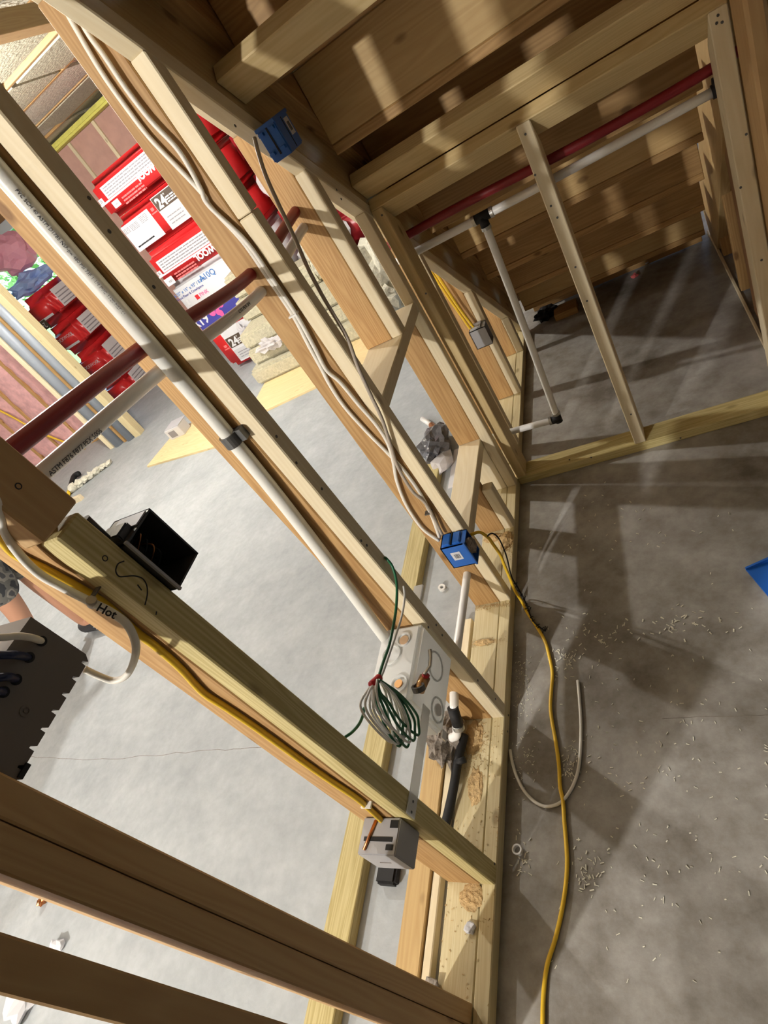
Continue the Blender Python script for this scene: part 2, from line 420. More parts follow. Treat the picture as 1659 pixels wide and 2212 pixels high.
# ================================================================== THE SETTING
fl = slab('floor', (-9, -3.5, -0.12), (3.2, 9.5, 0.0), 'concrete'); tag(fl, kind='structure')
wn_ = slab('unseen_wall_near', (-9, -3.5, 0), (3.2, -3.42, 2.66), 'deck'); tag(wn_, kind='structure')  # unseen, added to shut sky light out of the open end
wo_ = slab('unseen_wall_outer', (3.12, -3.42, 0), (3.2, 6.75, 2.66), 'plaster'); tag(wo_, kind='structure')  # unseen, added to block the sky; its grey keeps the bounce neutral
ws_ = slab('unseen_wall_side', (-9, -3.42, 0), (-8.92, 6.45, 2.66), 'deck'); tag(ws_, kind='structure')  # unseen, added to keep sun from entering the open side
cl = slab('ceiling', (-9, -3.5, 2.66), (3.2, 6.75, 2.70), 'deck'); tag(cl, kind='structure')

# ---- stud wall under the stairs (runs away from the camera)
wl = tag(empty('wall_left', (0, 1.2, 0)), kind='structure')
board('bottom_plate', (-0.127, 0.12, 0), (-0.0385, 3.30, 0.038), 'ptpale', wl)
board('bottom_plate_strip', (-0.0375, 0.10, 0), (0.0, 3.30, 0.038), 'ptpale', wl)
board('outer_bottom_plate', (-0.4700, -0.6, 0), (-0.3860, 2.35, 0.038), 'pt', wl)
def furred_stud(y0, y1, z0, z1, brown='fir', pale='spf', top=None, xs=(-0.127, -0.0385, -0.0375, 0.0)):
    board('stud', (xs[0], y0, z0), (xs[1], y1, z1), brown, wl, top=(lambda y: zb(y) + 0.140) if top else None, axis=2)
    board('furring_strip', (xs[2], y0, z0), (xs[3], y1, z1), pale, wl, top=top, axis=2)
zt = lambda y: zb(y) - 0.001
# unseen stretch past the doorway, added to block lamp light from the room side
board('stud', (-0.127, -0.745, 0.038), (-0.038, -0.707, 2.44), 'tan', wl)
slab('light_block_panel', (-0.06, -3.40, 0.0), (-0.045, -0.75, 2.64), 'plaster', wl)
# nearest lone stud and the doubled trimmer (no strip on them)
board('stud', (-0.127, 0.224, 0.038), (-0.038, 0.268, 2.44), 'tan', wl)
board('trimmer_stud', (-0.127, 0.3105, 0.038), (-0.038, 0.350, 2.44), 'tan', wl)
board('king_stud', (-0.127, 0.3515, 0.038), (-0.038, 0.388, 2.44), 'tan', wl)
# stud with the yellow cable, greenish treated strip spliced at 1.31 m
board('stud', (-0.127, 0.611, 0.038), (-0.0385, 0.653, 2.40), 'fir', wl, axis=2)
board('furring_strip', (-0.0375, 0.611, 0.038), (0.0, 0.656, 1.308), 'pt', wl)
board('furring_strip', (-0.0375, 0.596, 1.316), (0.004, 0.664, 2.39), 'tan', wl)
furred_stud(1.0287, 1.0695, 0.038, 2.06, top=zt)
board('stud', (-0.127, 1.440, 0.038), (-0.0385, 1.478, 1.7), 'fir', wl, top=lambda y: zb(y) + 0.140, axis=2)
zc = px(530, 468, 1, 1.44).z
board('furring_strip', (-0.0375, 1.440, 0.038), (0.0, 1.478, zc - 0.001), 'spf', wl, axis=2)
board('furring_strip', (-0.0375, 1.4405, zc + 0.001), (0.0, 1.478, 1.7), 'spf', wl, top=zt, axis=2)
# small framed opening: header, rough sill, cripples, jack
board('header', (-0.127, 1.479, 0.845), (-0.002, 2.004, 0.883), 'spf', wl)
furred_stud(1.795, 1.833, 0.884, 1.37, top=zt)
board('rough_sill', (-0.127, 1.479, 0.262), (-0.038, 2.044, 0.300), 'spf', wl)
board('cripple_stud', (-0.127, 1.774, 0.038), (-0.0385, 1.812, 0.2615), 'fir', wl, axis=2)
board('furring_strip', (-0.0375, 1.774, 0.038), (0.0, 1.812, 0.246), 'spf', wl, axis=2)
board('jack_stud', (-0.127, 2.006, 0.301), (-0.0385, 2.044, 0.844), 'fir', wl, axis=2)
board('cripple_stud', (-0.127, 2.006, 0.038), (-0.0385, 2.044, 0.2615), 'spf', wl, axis=2)
board('furring_strip', (-0.0375, 2.005, 0.038), (0.0, 2.043, 1.2), 'spf', wl, top=zt, axis=2)
#board('cripple_stud', (-0.127, 2.006, 0.884), (-0.0385, 2.044, 1.2), 'tan', wl, top=lambda y: zb(y) + 0.140, axis=2)
# low end of the wall, past the cross wall
furred_stud(2.655, 2.693, 0.038, 0.6, top=zt)
furred_stud(3.035, 3.073, 0.038, 0.3, top=zt)
furred_stud(2.26, 2.298, 0.038, 0.9, brown='fir', pale='spf', top=zt)
# sloped top plate
o = on_slope(0.70, 0.0, 0.0)
board_dir('sloped_top_strip', o, S, (3.262 - 0.70) / math.cos(TH), (1, 0, 0), -0.0375, -0.038, 'spf', wl)
board_dir('sloped_top_plate', on_slope(0.80, 0.105, -0.0385), S, (3.22 - 0.80) / math.cos(TH), (1, 0, 0), -0.0885, -0.038, 'spf', wl)

# ---- cross wall under the stairs
wb = tag(empty('wall_back', (0.45, 2.09, 0)), kind='structure')
P3 = Vector((0.001, 2.046, 1.168))
zw = lambda y: P3.z - TAN * (y - P3.y) - 0.001
board('bottom_plate', (0.001, 2.044, 0), (0.944, 2.133, 0.038), 'pt', wb)
board('stud', (0.001, 2.045, 0.038), (0.039, 2.133, 1.2), 'w2', wb, top=zw, axis=2)
board('stud', (0.4524, 2.0445, 0.038), (0.4903, 2.133, 1.2), 'spf', wb, top=zw, axis=2)
board('stud', (0.902, 2.044, 0.038), (0.942, 2.133, 1.2), 'spf', wb, top=zw, axis=2)
board_dir('sloped_plate', P3, (1, 0, 0), 0.942, S, 0.089, 0.038, 'w2', wb)

# ---- right-hand wall
wr = tag(empty('wall_right', (0.95, 2.0, 0)), kind='structure')
board('post', (0.9445, 1.90, 0.0), (0.985, 2.046, 2.4), 'tan', wr, bevel=0.008)
board('floor_strip', (0.938, 2.134, 0.0), (0.950, 3.56, 0.012), 'spf', wr)
slab('sheathing_panel', (1.045, 2.134, 0.013), (1.06, 3.75, 1.3), 'osb', wr)
for yy in (2.16, 2.50, 2.86, 3.22):
    board('stud', (0.952, yy, 0.012), (1.04, yy + 0.038, 1.3), 'stair', wr, axis=2)
slab('panel', (0.955, 2.30, 0.05), (0.968, 2.62, 0.78), 'osb', wr)

# ================================================================== STAIRS
st = thing('staircase', (0.47, 3.2, 0), 'underside of brown wooden stairs descending to the far corner', 'stairs')
RUN, RISE = 0.222, 0.203
for i in range(-5, 8):
    y, z = 1.925 + RUN * i, 1.376 - RISE * i
    z0 = max(z, 0.004)
    if z + RISE > 0.03:
        board('riser', (0.040, y, z0), (0.905, y + 0.019, z + RISE - 0.027), 'stair' if i % 3 else 'stair2', st)
        board('tread', (0.040, y - RUN - 0.002 if z + RISE < 2.4 else y - RUN, z + RISE - 0.026), (0.905, y + 0.045, z + RISE), 'stair', st)
LL = (3.25 - 0.70) / math.cos(TH)
board_dir('ledger', on_slope(0.72, 0.0375, 0.0), S, LL, N, 0.106, -0.038, 'stair2', st)
board_dir('stringer', on_slope(0.72, 0.1405, 0.0385), S, LL - 0.05, N, 0.24, -0.076, 'stair', st)
board_dir('stringer', on_slope(0.72, 0.02, 0.943), S, LL + 0.18, N, 0.30, 0.038, 'stair2', st)
P1 = P3 + N * 0.0385 - S * 0.089
for d in (0.0, 0.525, 1.05):
    board_dir('cross_brace', P1 - S * d, (1, 0, 0), 0.905, S, 0.0885, 0.038, 'w2', st)

# ================================================================== LEFT ROOM SHELL
wf = tag(empty('wall_far', (-4, 6.6, 0)), kind='structure')
# sill and top plates of the far wall, studs with kraft insulation; patio glazing at its left end
board('top_plate', (-4.9, 6.42, 2.37), (1.2, 6.56, 2.41), 'spf', wf)
board('top_plate', (-4.9, 6.42, 2.412), (1.2, 6.56, 2.45), 'spf', wf)
board('bottom_plate', (-4.9, 6.42, 0.0), (1.2, 6.56, 0.038), 'spf', wf)
for k in range(15):
    x = -4.9 + k * 0.406
    board('stud', (x, 6.42, 0.038), (x + 0.038, 6.56, 2.37), 'spf', wf, axis=2)
    slab('insulation_panel', (x + 0.040, 6.44, 0.04), (x + 0.404, 6.55, 2.368), 'kraft', wf)
slab('sheathing_panel', (-4.9, 6.57, 0.0), (1.2, 6.60, 2.66), 'osb', wf)
slab('header_panel', (-9, 6.42, 2.26), (-4.9, 6.60, 2.66), 'osb', wf)
wp = tag(empty('wall_pink', (-6.5, 4.95, 0)), kind='structure')
board('bottom_plate', (-8.9, 4.90, 0), (-5.05, 5.04, 0.038), 'fir', wp)
board('top_plate', (-8.9, 4.90, 2.60), (-5.05, 5.04, 2.64), 'spf', wp)
for k in range(9):
    x = -5.09 - k * 0.406
    board('stud', (x, 4.90, 0.038), (x + 0.038, 5.04, 2.60), 'fir' if k else 'spf', wp, axis=2)
    bm = bmesh.new(); bmesh.ops.create_grid(bm, x_segments=8, y_segments=34, size=0.5)
    for v in bm.verts:
        a, b_ = v.co.x, v.co.y
        edge = max(0.0, 1 - (abs(a) * 2) ** 4)
        v.co = Vector((a * 0.366, -0.035 * edge - random.uniform(0, 0.022), b_ * 2.55))
    oo = finish('insulation_batt', bm, 'pink', wp, Matrix.Translation((x - 0.184, 4.935, 1.315)), True)
slab('backing_panel', (-8.9, 5.045, 0), (-5.05, 5.06, 2.64), 'osb', wp)
# glazed door in the far wall
wn = tag(empty('window_1', (-6.3, 6.5, 0)), kind='structure')
for (a, b_) in (((-7.9, 6.46, 0.0), (-4.92, 6.56, 0.07)), ((-7.9, 6.46, 2.16), (-4.92, 6.56, 2.26))):
    slab('window_frame', a, b_, 'frame', wn)
for x in (-7.9, -6.95, -6.02, -4.99):
    slab('window_frame', (x, 6.46, 0.07), (x + 0.07, 6.56, 2.16), 'frame', wn)
for x in (-7.83, -6.88, -5.95):
    slab('pane', (x, 6.505, 0.07), (x + 0.94, 6.511, 2.16), 'glass', wn)
slab('ground_outside', (-40, 6.9, -0.4), (20, 60, -0.15), 'lawn')
tag(bpy.data.objects['ground_outside'], 'sunny lawn outside the glazed door', 'lawn')

# ceiling joists of the left room with stone wool between them
wc = tag(empty('ceiling_joists', (-4, 4, 2.4)), kind='structure')
wc.name = 'trim_1'; INV[wc.name] = Matrix.Translation((-4, 4, 2.4)).inverted()
for k in range(8):
    y = 2.29 + k * 0.61
    board('joist', (-8.5, y, 2.44), (-0.62, y + 0.038, 2.655), 'tan' if k % 2 else 'fir', wc)
for k in range(7):
    y = 2.29 + k * 0.61 + 0.040
    t = thing('insulation_batt', (-4.0, y, 2.43), 'grey stone wool batts pressed up between joists, %s bay from the far wall' % ['seventh', 'sixth', 'fifth', 'fourth', 'third', 'second', 'first'][k], 'insulation', 'stone wool batts between the ceiling joists')
    x = -8.4
    while x < -1.0:
        x2 = min(x + 1.2, -0.65)
        dz = random.uniform(0.0, 0.03)
        slab('batt', (x, y + 0.003, 2.435 + dz), (x2 - 0.01, y + 0.565, 2.58 + dz), 'stonewool_pale' if (k * 7 + int(x * 3)) % 3 == 0 else 'stonewool', t, bevel=0.02)
        x = x2
yg = slab('lit_plate_band', (-4.85, 6.24, 2.365), (-1.0, 6.415, 2.424), plain('yellow lit band', (0.72, 0.68, 0.16), 0.95, bump=0.8, bscale=30, var=0.2), None, 0.02); tag(yg, 'yellow lit band along the top of the far wall, its light painted as colour', 'insulation')  # made-up strip, coloured for the yellow light on the top plate
# dropped beam under the joists
bd = board('dropped_beam', (-1.545, 1.6, 2.33), (-1.455, 6.40, 2.419), 'tan'); tag(bd, 'long square timber beam hung below the joists', 'beam')

# lamps of the left room
for k, (p, pw) in enumerate(LAMP_SPOTS):
    lt = thing('ceiling_bulb', p, ['bare hanging bulb over the doorway end of the left room', 'bare hanging bulb above the plywood sheets', 'bare hanging bulb above the middle of the left room'][k], 'lamp', 'bare ceiling bulbs')
    cyl('lampholder', (p[0], p[1], p[2] + 0.05), (p[0], p[1], p[2] + 0.10), 0.055, 'ceramic', lt)
    cyl('cord_stem', (p[0], p[1], p[2] + 0.10), (p[0], p[1], 2.66), 0.012, 'ceramic', lt)
    bm = bmesh.new(); bmesh.ops.create_uvsphere(bm, u_segments=16, v_segments=10, radius=0.03)
    for v in bm.verts:
        if v.co.z > 0: v.co.z *= 1.7
    finish('bulb', bm, 'bulb', lt, Matrix.Translation(Vector(p)), True)
    ld = bpy.data.lights.new('bulb_light', 'POINT'); ld.energy = pw; ld.color = (1.0, 0.965, 0.92); ld.shadow_soft_size = 0.045
    lo_ = bpy.data.objects.new('bulb_light', ld); lo_.location = (p[0], p[1], p[2] - 0.10); COL.objects.link(lo_)

# ================================================================== PIPES
WP = -0.09
def red_line():
    pts = [(WP + 0.01, 0.30, 1.445), (WP + 0.005, 0.64, 1.402), (WP, 1.03, 1.358), (WP + 0.002, 1.44, 1.298), (WP + 0.004, 1.80, 1.309), (WP, 2.3, 1.32)]
    t = thing('supply_pipe', (WP, 1.2, 1.3), 'dark red water pipe threaded through the studs of the left wall', 'pipe')
    tube('tube', pts, 0.0135, 'red', t, 16)
    ring('end_sleeve', (WP + 0.006, 0.672, 1.399), (0, 1, -0.1), 0.0165, 0.0132, 'black', t, 0.012)
    w = thing('supply_pipe', (WP, 1.2, 1.25), 'white water pipe with printed lettering, running just below the red one through the studs', 'pipe')
    pts2 = [(p[0] - 0.004, p[1], p[2] - 0.046 + (0.004 if 1.4 < p[1] < 1.9 else 0)) for p in pts]
    tube('tube', pts2, 0.0125, 'pex', w, 16)
    for y0, s_ in ((0.72, 'ASTM F876 F877 PEX 5006'), (1.30, 'CTS PEX 3/4')):
        zz = 1.352 - 0.12 * (y0 - 0.64)
        text('print', s_, 0.010, (WP + 0.0112, y0, zz - 0.004), (0, 1, -0.13), (0.1, 0.1, 1), 'printdark', w)
red_line()
# under the stairs, on the far face of the cross wall
t = thing('supply_pipe', (0.47, 2.158, 1.03), 'dark red pipe spanning the cross wall under the stairs', 'pipe')
tube('tube', [(-0.06, 2.16, 1.030), (0.2, 2.155, 1.034), (0.6, 2.155, 1.026), (0.93, 2.16, 1.034), (1.02, 2.17, 1.06)], 0.0135, 'red', t, 14)
t = thing('supply_pipe', (0.26, 2.15, 0.6), 'white branching pipe with tee and elbow under the stairs', 'pipe')
tube('tube', [(-0.06, 2.153, 0.976), (0.4, 2.152, 0.976), (0.90, 2.15, 0.983)], 0.0125, 'pex', t, 14)
tube('drop_tube', [(0.264, 2.15, 0.97), (0.243, 2.15, 0.57), (0.218, 2.15, 0.178)], 0.0125, 'pex', t, 14)
tube('stub_tube', [(0.218, 2.15, 0.178), (0.10, 2.148, 0.188), (-0.06, 2.146, 0.197)], 0.0125, 'pex', t, 14)
tee = cyl('tee', (0.238, 2.152, 0.976), (0.292, 2.152, 0.976), 0.0150, 'black', t)
cyl('tee_leg', (0.264, 2.151, 0.976), (0.262, 2.151, 0.944), 0.0145, 'black', tee)
for c, a in (((0.236, 2.152, 0.976), (1, 0, 0)), ((0.294, 2.152, 0.976), (1, 0, 0)), ((0.2622, 2.151, 0.942), (0, 0, 1))):
    ring('crimp_ring', c, a, 0.0160, 0.0125, 'steel', tee, 0.005)
el = cyl('elbow', (0.219, 2.15, 0.20), (0.218, 2.15, 0.166), 0.0150, 'black', t)
cyl('elbow_leg', (0.224, 2.15, 0.178), (0.192, 2.149, 0.180), 0.0150, 'black', el)
ring('crimp_ring', (0.190, 2.149, 0.181), (1, 0, 0), 0.0162, 0.0125, 'steel', el, 0.005)
ring('crimp_ring', (0.2195, 2.15, 0.206), (0, 0, 1), 0.0162, 0.0125, 'steel', el, 0.005)
sv = cyl('end_valve', (0.895, 2.15, 0.983), (0.918, 2.15, 0.984), 0.017, 'black', t); cyl('valve_stem', (0.906, 2.15, 0.984), (0.909, 2.15, 1.012), 0.010, 'black', sv)
# vent / conduit beside stud B, into the washer box
t = thing('drain_pipe', (-0.1, 1.0, 0.5), 'off-white standpipe strapped beside a stud and dropping into the washer box', 'pipe')
tube('tube', [(-0.054, 1.0142, 2.02), (-0.057, 1.0142, 1.65), (-0.064, 1.0140, 1.15), (-0.083, 1.010, 0.82), (-0.107, 1.000, 0.508)], 0.0140, 'pvc', t, 18)
k = px(500, 948, 1, 1.0142)
cl_ = ring('pipe_clamp', (k.x, 1.0142, k.z), (0.03, 0, 1), 0.0185, 0.0142, 'clip', t, 0.012)
slab('clamp_tab', (k.x + 0.014, 1.012, k.z - 0.012), (k.x + 0.030, 1.0280, k.z + 0.012), 'clip', cl_)
text('print', 'PVC SCH 40 ASTM D1785 NSF-pw 480 PSI 73F 1-1/4 PVC-1120 NSF-61', 0.0068, (-0.0490, 1.0030, 1.62), (-0.014, 0, -1), (1, 0.9, -0.014), 'printdark', t)
# white pipe low in the wall, from stud to stud
t = thing('supply_pipe', (-0.08, 1.2, 0.2), 'short white pipe low in the wall with dark elbow by the sawdust', 'pipe')
tube('tube', [(-0.078, 1.50, 0.206), (-0.08, 1.30, 0.206), (-0.083, 1.10, 0.205), (-0.086, 0.985, 0.175)], 0.0125, 'pex', t, 14)
el = cyl('elbow', (-0.0865, 0.99, 0.185), (-0.092, 0.965, 0.135), 0.0155, 'black', t)
ring('crimp_ring', (-0.093, 0.962, 0.128), (0.1, 0.4, 0.9), 0.0165, 0.0125, 'steel', el, 0.006)
tube('end_tube', [(-0.093, 0.965, 0.14), (-0.112, 0.955, 0.10), (-0.135, 0.955, 0.085)], 0.0125, 'pex', t, 14)

# ================================================================== ELECTRICAL BOXES
def open_box(name, lo, hi, mat, parent, w=0.003):
    """box open on its +x side"""
    bm = bmesh.new(); (x0, y0, z0), (x1, y1, z1) = lo, hi
    c = (Vector(lo) + Vector(hi)) / 2
    def b_(a, d): addbox(bm, Vector(a) - c, Vector(d) - c)
    b_((x0, y0, z0), (x0 + w, y1, z1)); b_((x0, y0, z0), (x1, y0 + w, z1)); b_((x0, y1 - w, z0), (x1, y1, z1))
    b_((x0, y0, z0), (x1, y1, z0 + w)); b_((x0, y0, z1 - w), (x1, y1, z1))
    bmesh.ops.recalc_face_normals(bm, faces=bm.faces)
    return finish(name, bm, mat, parent, Matrix.Translation(c))
def barcode(parent, origin, xd, yd, w, h, bars=11):
    xd, yd = Vector(xd), Vector(yd); zd = xd.cross(yd); o = Vector(origin)
    def q(a, b, c, d, z, name, mat):
        bm = bmesh.new()
        p = [o + xd * u + yd * v + zd * (z + k) for k in (0, 0.0004) for (u, v) in ((a, b), (c, b), (c, d), (a, d))]
        hexa(bm, p); bmesh.ops.recalc_face_normals(bm, faces=bm.faces)
        return finish(name, bm, mat, parent)
    lab = q(0, 0, w, h, 0.0004, 'sticker', 'bagwhite'); lab_bm = bmesh.new()
    rnd = random.Random(3); x = w * 0.25
    while x < w * 0.75:
        bw = rnd.choice((0.0008, 0.0015, 0.0022))
        p = [o + xd * u + yd * v + zd * (0.0009 + k) for k in (0, 0.0003) for (u, v) in ((x, h * 0.22), (x + bw, h * 0.22), (x + bw, h * 0.75), (x, h * 0.75))]
        hexa(lab_bm, p); x += bw + rnd.choice((0.001, 0.0018))
    bmesh.ops.recalc_face_normals(lab_bm, faces=lab_bm.faces)
    b_ = finish('barcode', lab_bm, 'printdark', lab)
    return lab

# upper blue box on the sloped plate
t = thing('outlet_box', (0.0, 1.69, 1.43), 'blue plastic outlet box fixed high on the sloped plate', 'electrical box', 'blue outlet boxes')
slab('body', (0.001, 1.655, 1.430), (0.052, 1.740, 1.500), 'bluebox', t, bevel=0.003)
slab('groove', (0.025, 1.6538, 1.440), (0.029, 1.6562, 1.497), 'black', t)
slab('flange', (0.0, 1.652, 1.497), (0.054, 1.743, 1.505), 'bluebox', t, bevel=0.001)
for zz in (1.445, 1.487):
    slab('nail_tab', (0.004, 1.648, zz), (0.016, 1.656, zz + 0.007), 'bluebox', t)
    slab('nail_tab', (0.034, 1.648, zz), (0.046, 1.656, zz + 0.007), 'bluebox', t)
slab('seam', (0.0515, 1.694, 1.433), (0.0526, 1.697, 1.497), 'black', t)
barcode(t, (0.0525, 1.702, 1.455), (0, 1, 0), (0, 0, 1), 0.026, 0.036)
# lower blue box on stud
t = thing('outlet_box', (0.0, 1.41, 0.305), 'blue plastic outlet box low on a stud with a yellow cord leaving it', 'electrical box', 'blue outlet boxes')
open_box('body', (-0.070, 1.381, 0.305), (0.010, 1.4385, 0.398), 'bluebox', t)
slab('rim', (0.004, 1.379, 0.303), (0.0095, 1.382, 0.400), 'bluebox', t)
for xx in (-0.062, -0.030):
    slab('cable_clamp', (xx, 1.386, 0.398), (xx + 0.024, 1.432, 0.405), 'bluebox', t, bevel=0.002)
slab('clamp_slot', (-0.036, 1.385, 0.399), (-0.033, 1.434, 0.404), 'black', t)
barcode(t, (-0.050, 1.3808, 0.338), (1, 0, 0), (0, 0, 1), 0.030, 0.034)
lump('plaster_fill', (0.012, 1.405, 0.33), (0.022, 0.045, 0.062), 'debris', t, 0.4, 2, 5, False)
# lower grey box
t = thing('outlet_box', (-0.06, 0.57, 0.38), 'light grey outlet box low on the treated stud with yellow cable entering its top', 'electrical box')
slab('body', (-0.106, 0.541, 0.378), (-0.019, 0.6095, 0.458), 'greybox', t, bevel=0.002)
slab('slot', (-0.096, 0.565, 0.4565), (-0.030, 0.573, 0.4592), 'black', t)
slab('slot', (-0.042, 0.550, 0.4565), (-0.026, 0.560, 0.4592), 'black', t)
slab('slot', (-0.040, 0.590, 0.4565), (-0.022, 0.604, 0.4592), 'black', t)
slab('moulded_mark', (-0.078, 0.5400, 0.414), (-0.052, 0.5415, 0.416), 'dkgreybox', t)
cyl('nail', (-0.090, 0.548, 0.461), (-0.074, 0.603, 0.461), 0.0032, 'copper', t, 8)
# dark box behind the treated stud
t = thing('outlet_box', (-0.03, 0.69, 1.143), 'charcoal open outlet box with copper wires behind the treated stud', 'electrical box')
open_box('body', (-0.065, 0.6575, 1.143), (0.012, 0.722, 1.240), 'blackbox', t, 0.0028)
slab('rim', (0.009, 0.6565, 1.141), (0.0135, 0.6605, 1.242), 'greybox', t)
slab('clamp_arm', (-0.040, 0.664, 1.240), (0.002, 0.690, 1.252), 'blackbox', t, bevel=0.002)
cyl('mount_screw', (-0.016, 0.662, 1.253), (-0.012, 0.662, 1.292), 0.006, 'blackbox', t, 10)
slab('side_tab', (-0.045, 0.690, 1.2405), (0.010, 0.716, 1.2425), 'greybox', t)
for k in range(5):
    z = 1.17 + 0.012 * k
    tube('wire', [(-0.055, 0.70, 1.235), (-0.03, 0.695 - 0.004 * k, 1.215), (0.0, 0.69, z + 0.02), (-0.02, 0.675, z)], 0.0013, 'copper' if k % 2 else 'black', t, 6)
# large multi-gang box by the trimmer studs, seen from its back
t = thing('gang_box', (-0.09, 0.46, 1.172), 'large taupe multi-gang box by the doubled studs with blue cables', 'electrical box')
bm = bmesh.new()
prof = [(0.389, 1.262), (0.541, 1.262), (0.541, 1.180)]
y = 0.541
for k in range(7):
    prof += [(y - 0.006, 1.172), (y - 0.009, 1.179), (y - 0.0115, 1.179), (y - 0.012, 1.172)]
    y -= 0.0215
prof += [(0.389, 1.172)]
f_ = []
for x in (-0.125, -0.049):
    f_.append([bm.verts.new((x, a, b_)) for a, b_ in prof])
nn = len(prof)
for i in range(nn): bm.faces.new((f_[0][i], f_[0][(i + 1) % nn], f_[1][(i + 1) % nn], f_[1][i]))
bm.faces.new(f_[0]); bm.faces.new(list(reversed(f_[1])))
bmesh.ops.recalc_face_normals(bm, faces=bm.faces)
body = finish('body', bm, 'dkgreybox', t)
ring('boss', (-0.0488, 0.452, 1.206), (1, 0, 0), 0.0065, 0.004, 'dkgreybox', t, 0.001)
cyl('boss_pin', (-0.050, 0.452, 1.206), (-0.0475, 0.452, 1.206), 0.0022, 'dkgreybox', t)
slab('side_clip', (-0.060, 0.392, 1.168), (-0.046, 0.408, 1.174), 'black', t)
for (u, v) in ((90, 1385), (63, 1420), (35, 1468), (8, 1495)):
    p = px(u, v, 0, -0.0485)
    ring('cable_port', p, (1, 0, 0), 0.0062, 0.0035, 'black', t, 0.0008)

# ================================================================== CABLES
def cable(name, pts, r, mat, label, cat='cable', group=None, seg=10, flat=1.0):
    o = tube(name, pts, r, mat, None, seg, True, flat)
    tag(o, label, cat, group); return o
Q = lambda L, ax, val: [px(u, v, ax, val) for u, v in L]
YD = 1.4335
cable('nm_cable', Q([(120, -20), (155.5, 47), (217, 152), (275, 235), (325.5, 300), (398, 376), (441, 423), (456, 448), (523, 520), (578, 599), (633, 681), (668, 748), (696, 799), (712, 830), (743, 877), (790, 930), (837, 978), (872, 1016), (905, 1062), (931, 1111), (949, 1160)], 1, YD - 0.001) , 0.0050, 'cable', 'white cable stapled down the stud, left one of the pair above the lower blue box', group='white cables on the stud')
cable('nm_cable', Q([(140, -20), (188, 69), (224, 119), (275, 195), (325.5, 260), (380, 318), (409, 362), (434, 409), (452, 445), (530, 520), (586, 599), (641, 681), (678, 748), (705, 799), (735, 826), (774, 873), (813, 918), (837, 956), (849, 995), (857, 1038), (874, 1083), (895, 1119), (917, 1146), (948, 1168)], 1, YD - 0.004), 0.0050, 'cable', 'white cable sagging away from the stud before it reaches the lower blue box', group='white cables on the stud')
g = [px(u, v, 0, 0.010) for u, v in [(550, 298), (558, 330), (574, 379), (598, 433), (620, 479), (642, 526), (665, 579), (696, 638), (719, 677), (751, 732)]]
g += [Vector((0.012, 1.47, px(774, 795, 0, 0.012).z))]
g = g[:-1] + [px(774, 795, 0, 0.010)] + [px(u, v, 1, 1.424) for u, v in [(800, 852), (825, 905), (843, 960), (860, 1010), (890, 1060), (917, 1085), (935, 1115), (955, 1155)]]
cable('nm_cable', g, 0.0046, 'greycable', 'grey-beige cable hanging from the upper blue box down to the lower one')
for k, (u, v) in enumerate(((633, 681), (925, 1108))):
    p = px(u, v, 1, YD - 0.004)
    s_ = slab('cable_staple', (p.x - 0.010, YD - 0.011, p.z - 0.002), (p.x + 0.012, YD + 0.006, p.z + 0.002), 'white')
    tag(s_, ['white staple holding two cables halfway up the stud', 'dark staple just above the lower blue box'][k], 'staple', 'cable staples')
    if k: s_.data.materials[0] = M['clip']
# yellow cable on the treated stud
cable('nm_cable', Q([(-40, 1130), (0, 1163), (34, 1198), (101, 1232), (169, 1269), (229, 1307), (297, 1367), (338, 1398), (388, 1442), (439, 1496), (489, 1529), (560, 1577), (661, 1650), (719, 1690), (763, 1719), (792, 1742), (818, 1766), (846, 1795)], 1, 0.6045), 0.0062, 'yellow', 'flat yellow cable running down the treated stud into the light grey box', seg=12, flat=0.7)
hot = [(-10, 1080, .598), (3, 1111, .597), (10, 1148, .595), (40, 1195, .592), (84, 1239, .590), (135, 1269, .590), (196, 1300, .590), (236, 1320, .588), (270, 1344, .582), (287, 1371, .575), (294, 1401, .566), (287, 1435, .558), (270, 1462, .552), (243, 1470, .548), (209, 1458, .546), (182, 1445, .543)]
hp = [px(u, v, 1, y) for u, v, y in hot]
hc = cable('nm_cable', hp, 0.0058, 'cable', 'white cable marked by hand in black, looping from the treated stud to the large box', flat=0.75)
d_ = (px(240, 1322, 1, 0.583) - px(205, 1305, 1, 0.583)).normalized()
pt_ = px(206, 1318, 1, 0.578); vd_ = (CAM - pt_).normalized()
yd_ = vd_.cross(d_).normalized()
text('handwriting', 'Hot', 0.0150, pt_, d_, yd_, 'ink', hc, bold=0.0003)
mk = cyl('marker_band', px(197, 1295, 1, .5895), px(200, 1306, 1, .5895), 0.0064, 'greycable', hc, 12)
s_ = slab('cable_staple', tuple(px(198, 1287, 1, 0.596) - Vector((0.002, 0.001, 0.001))), tuple(px(198, 1287, 1, 0.596) + Vector((0.008, 0.013, 0.001))), 'clip'); tag(s_, 'thin staple above the handwriting on the white cable', 'staple', 'cable staples')
p = px(791, 1742, 1, 0.602)
s_ = slab('cable_staple', (p.x - 0.011, 0.5985, p.z - 0.002), (p.x + 0.011, 0.613, p.z + 0.002), 'white'); tag(s_, 'pale staple pinning the yellow cable above the light grey box', 'staple', 'cable staples')
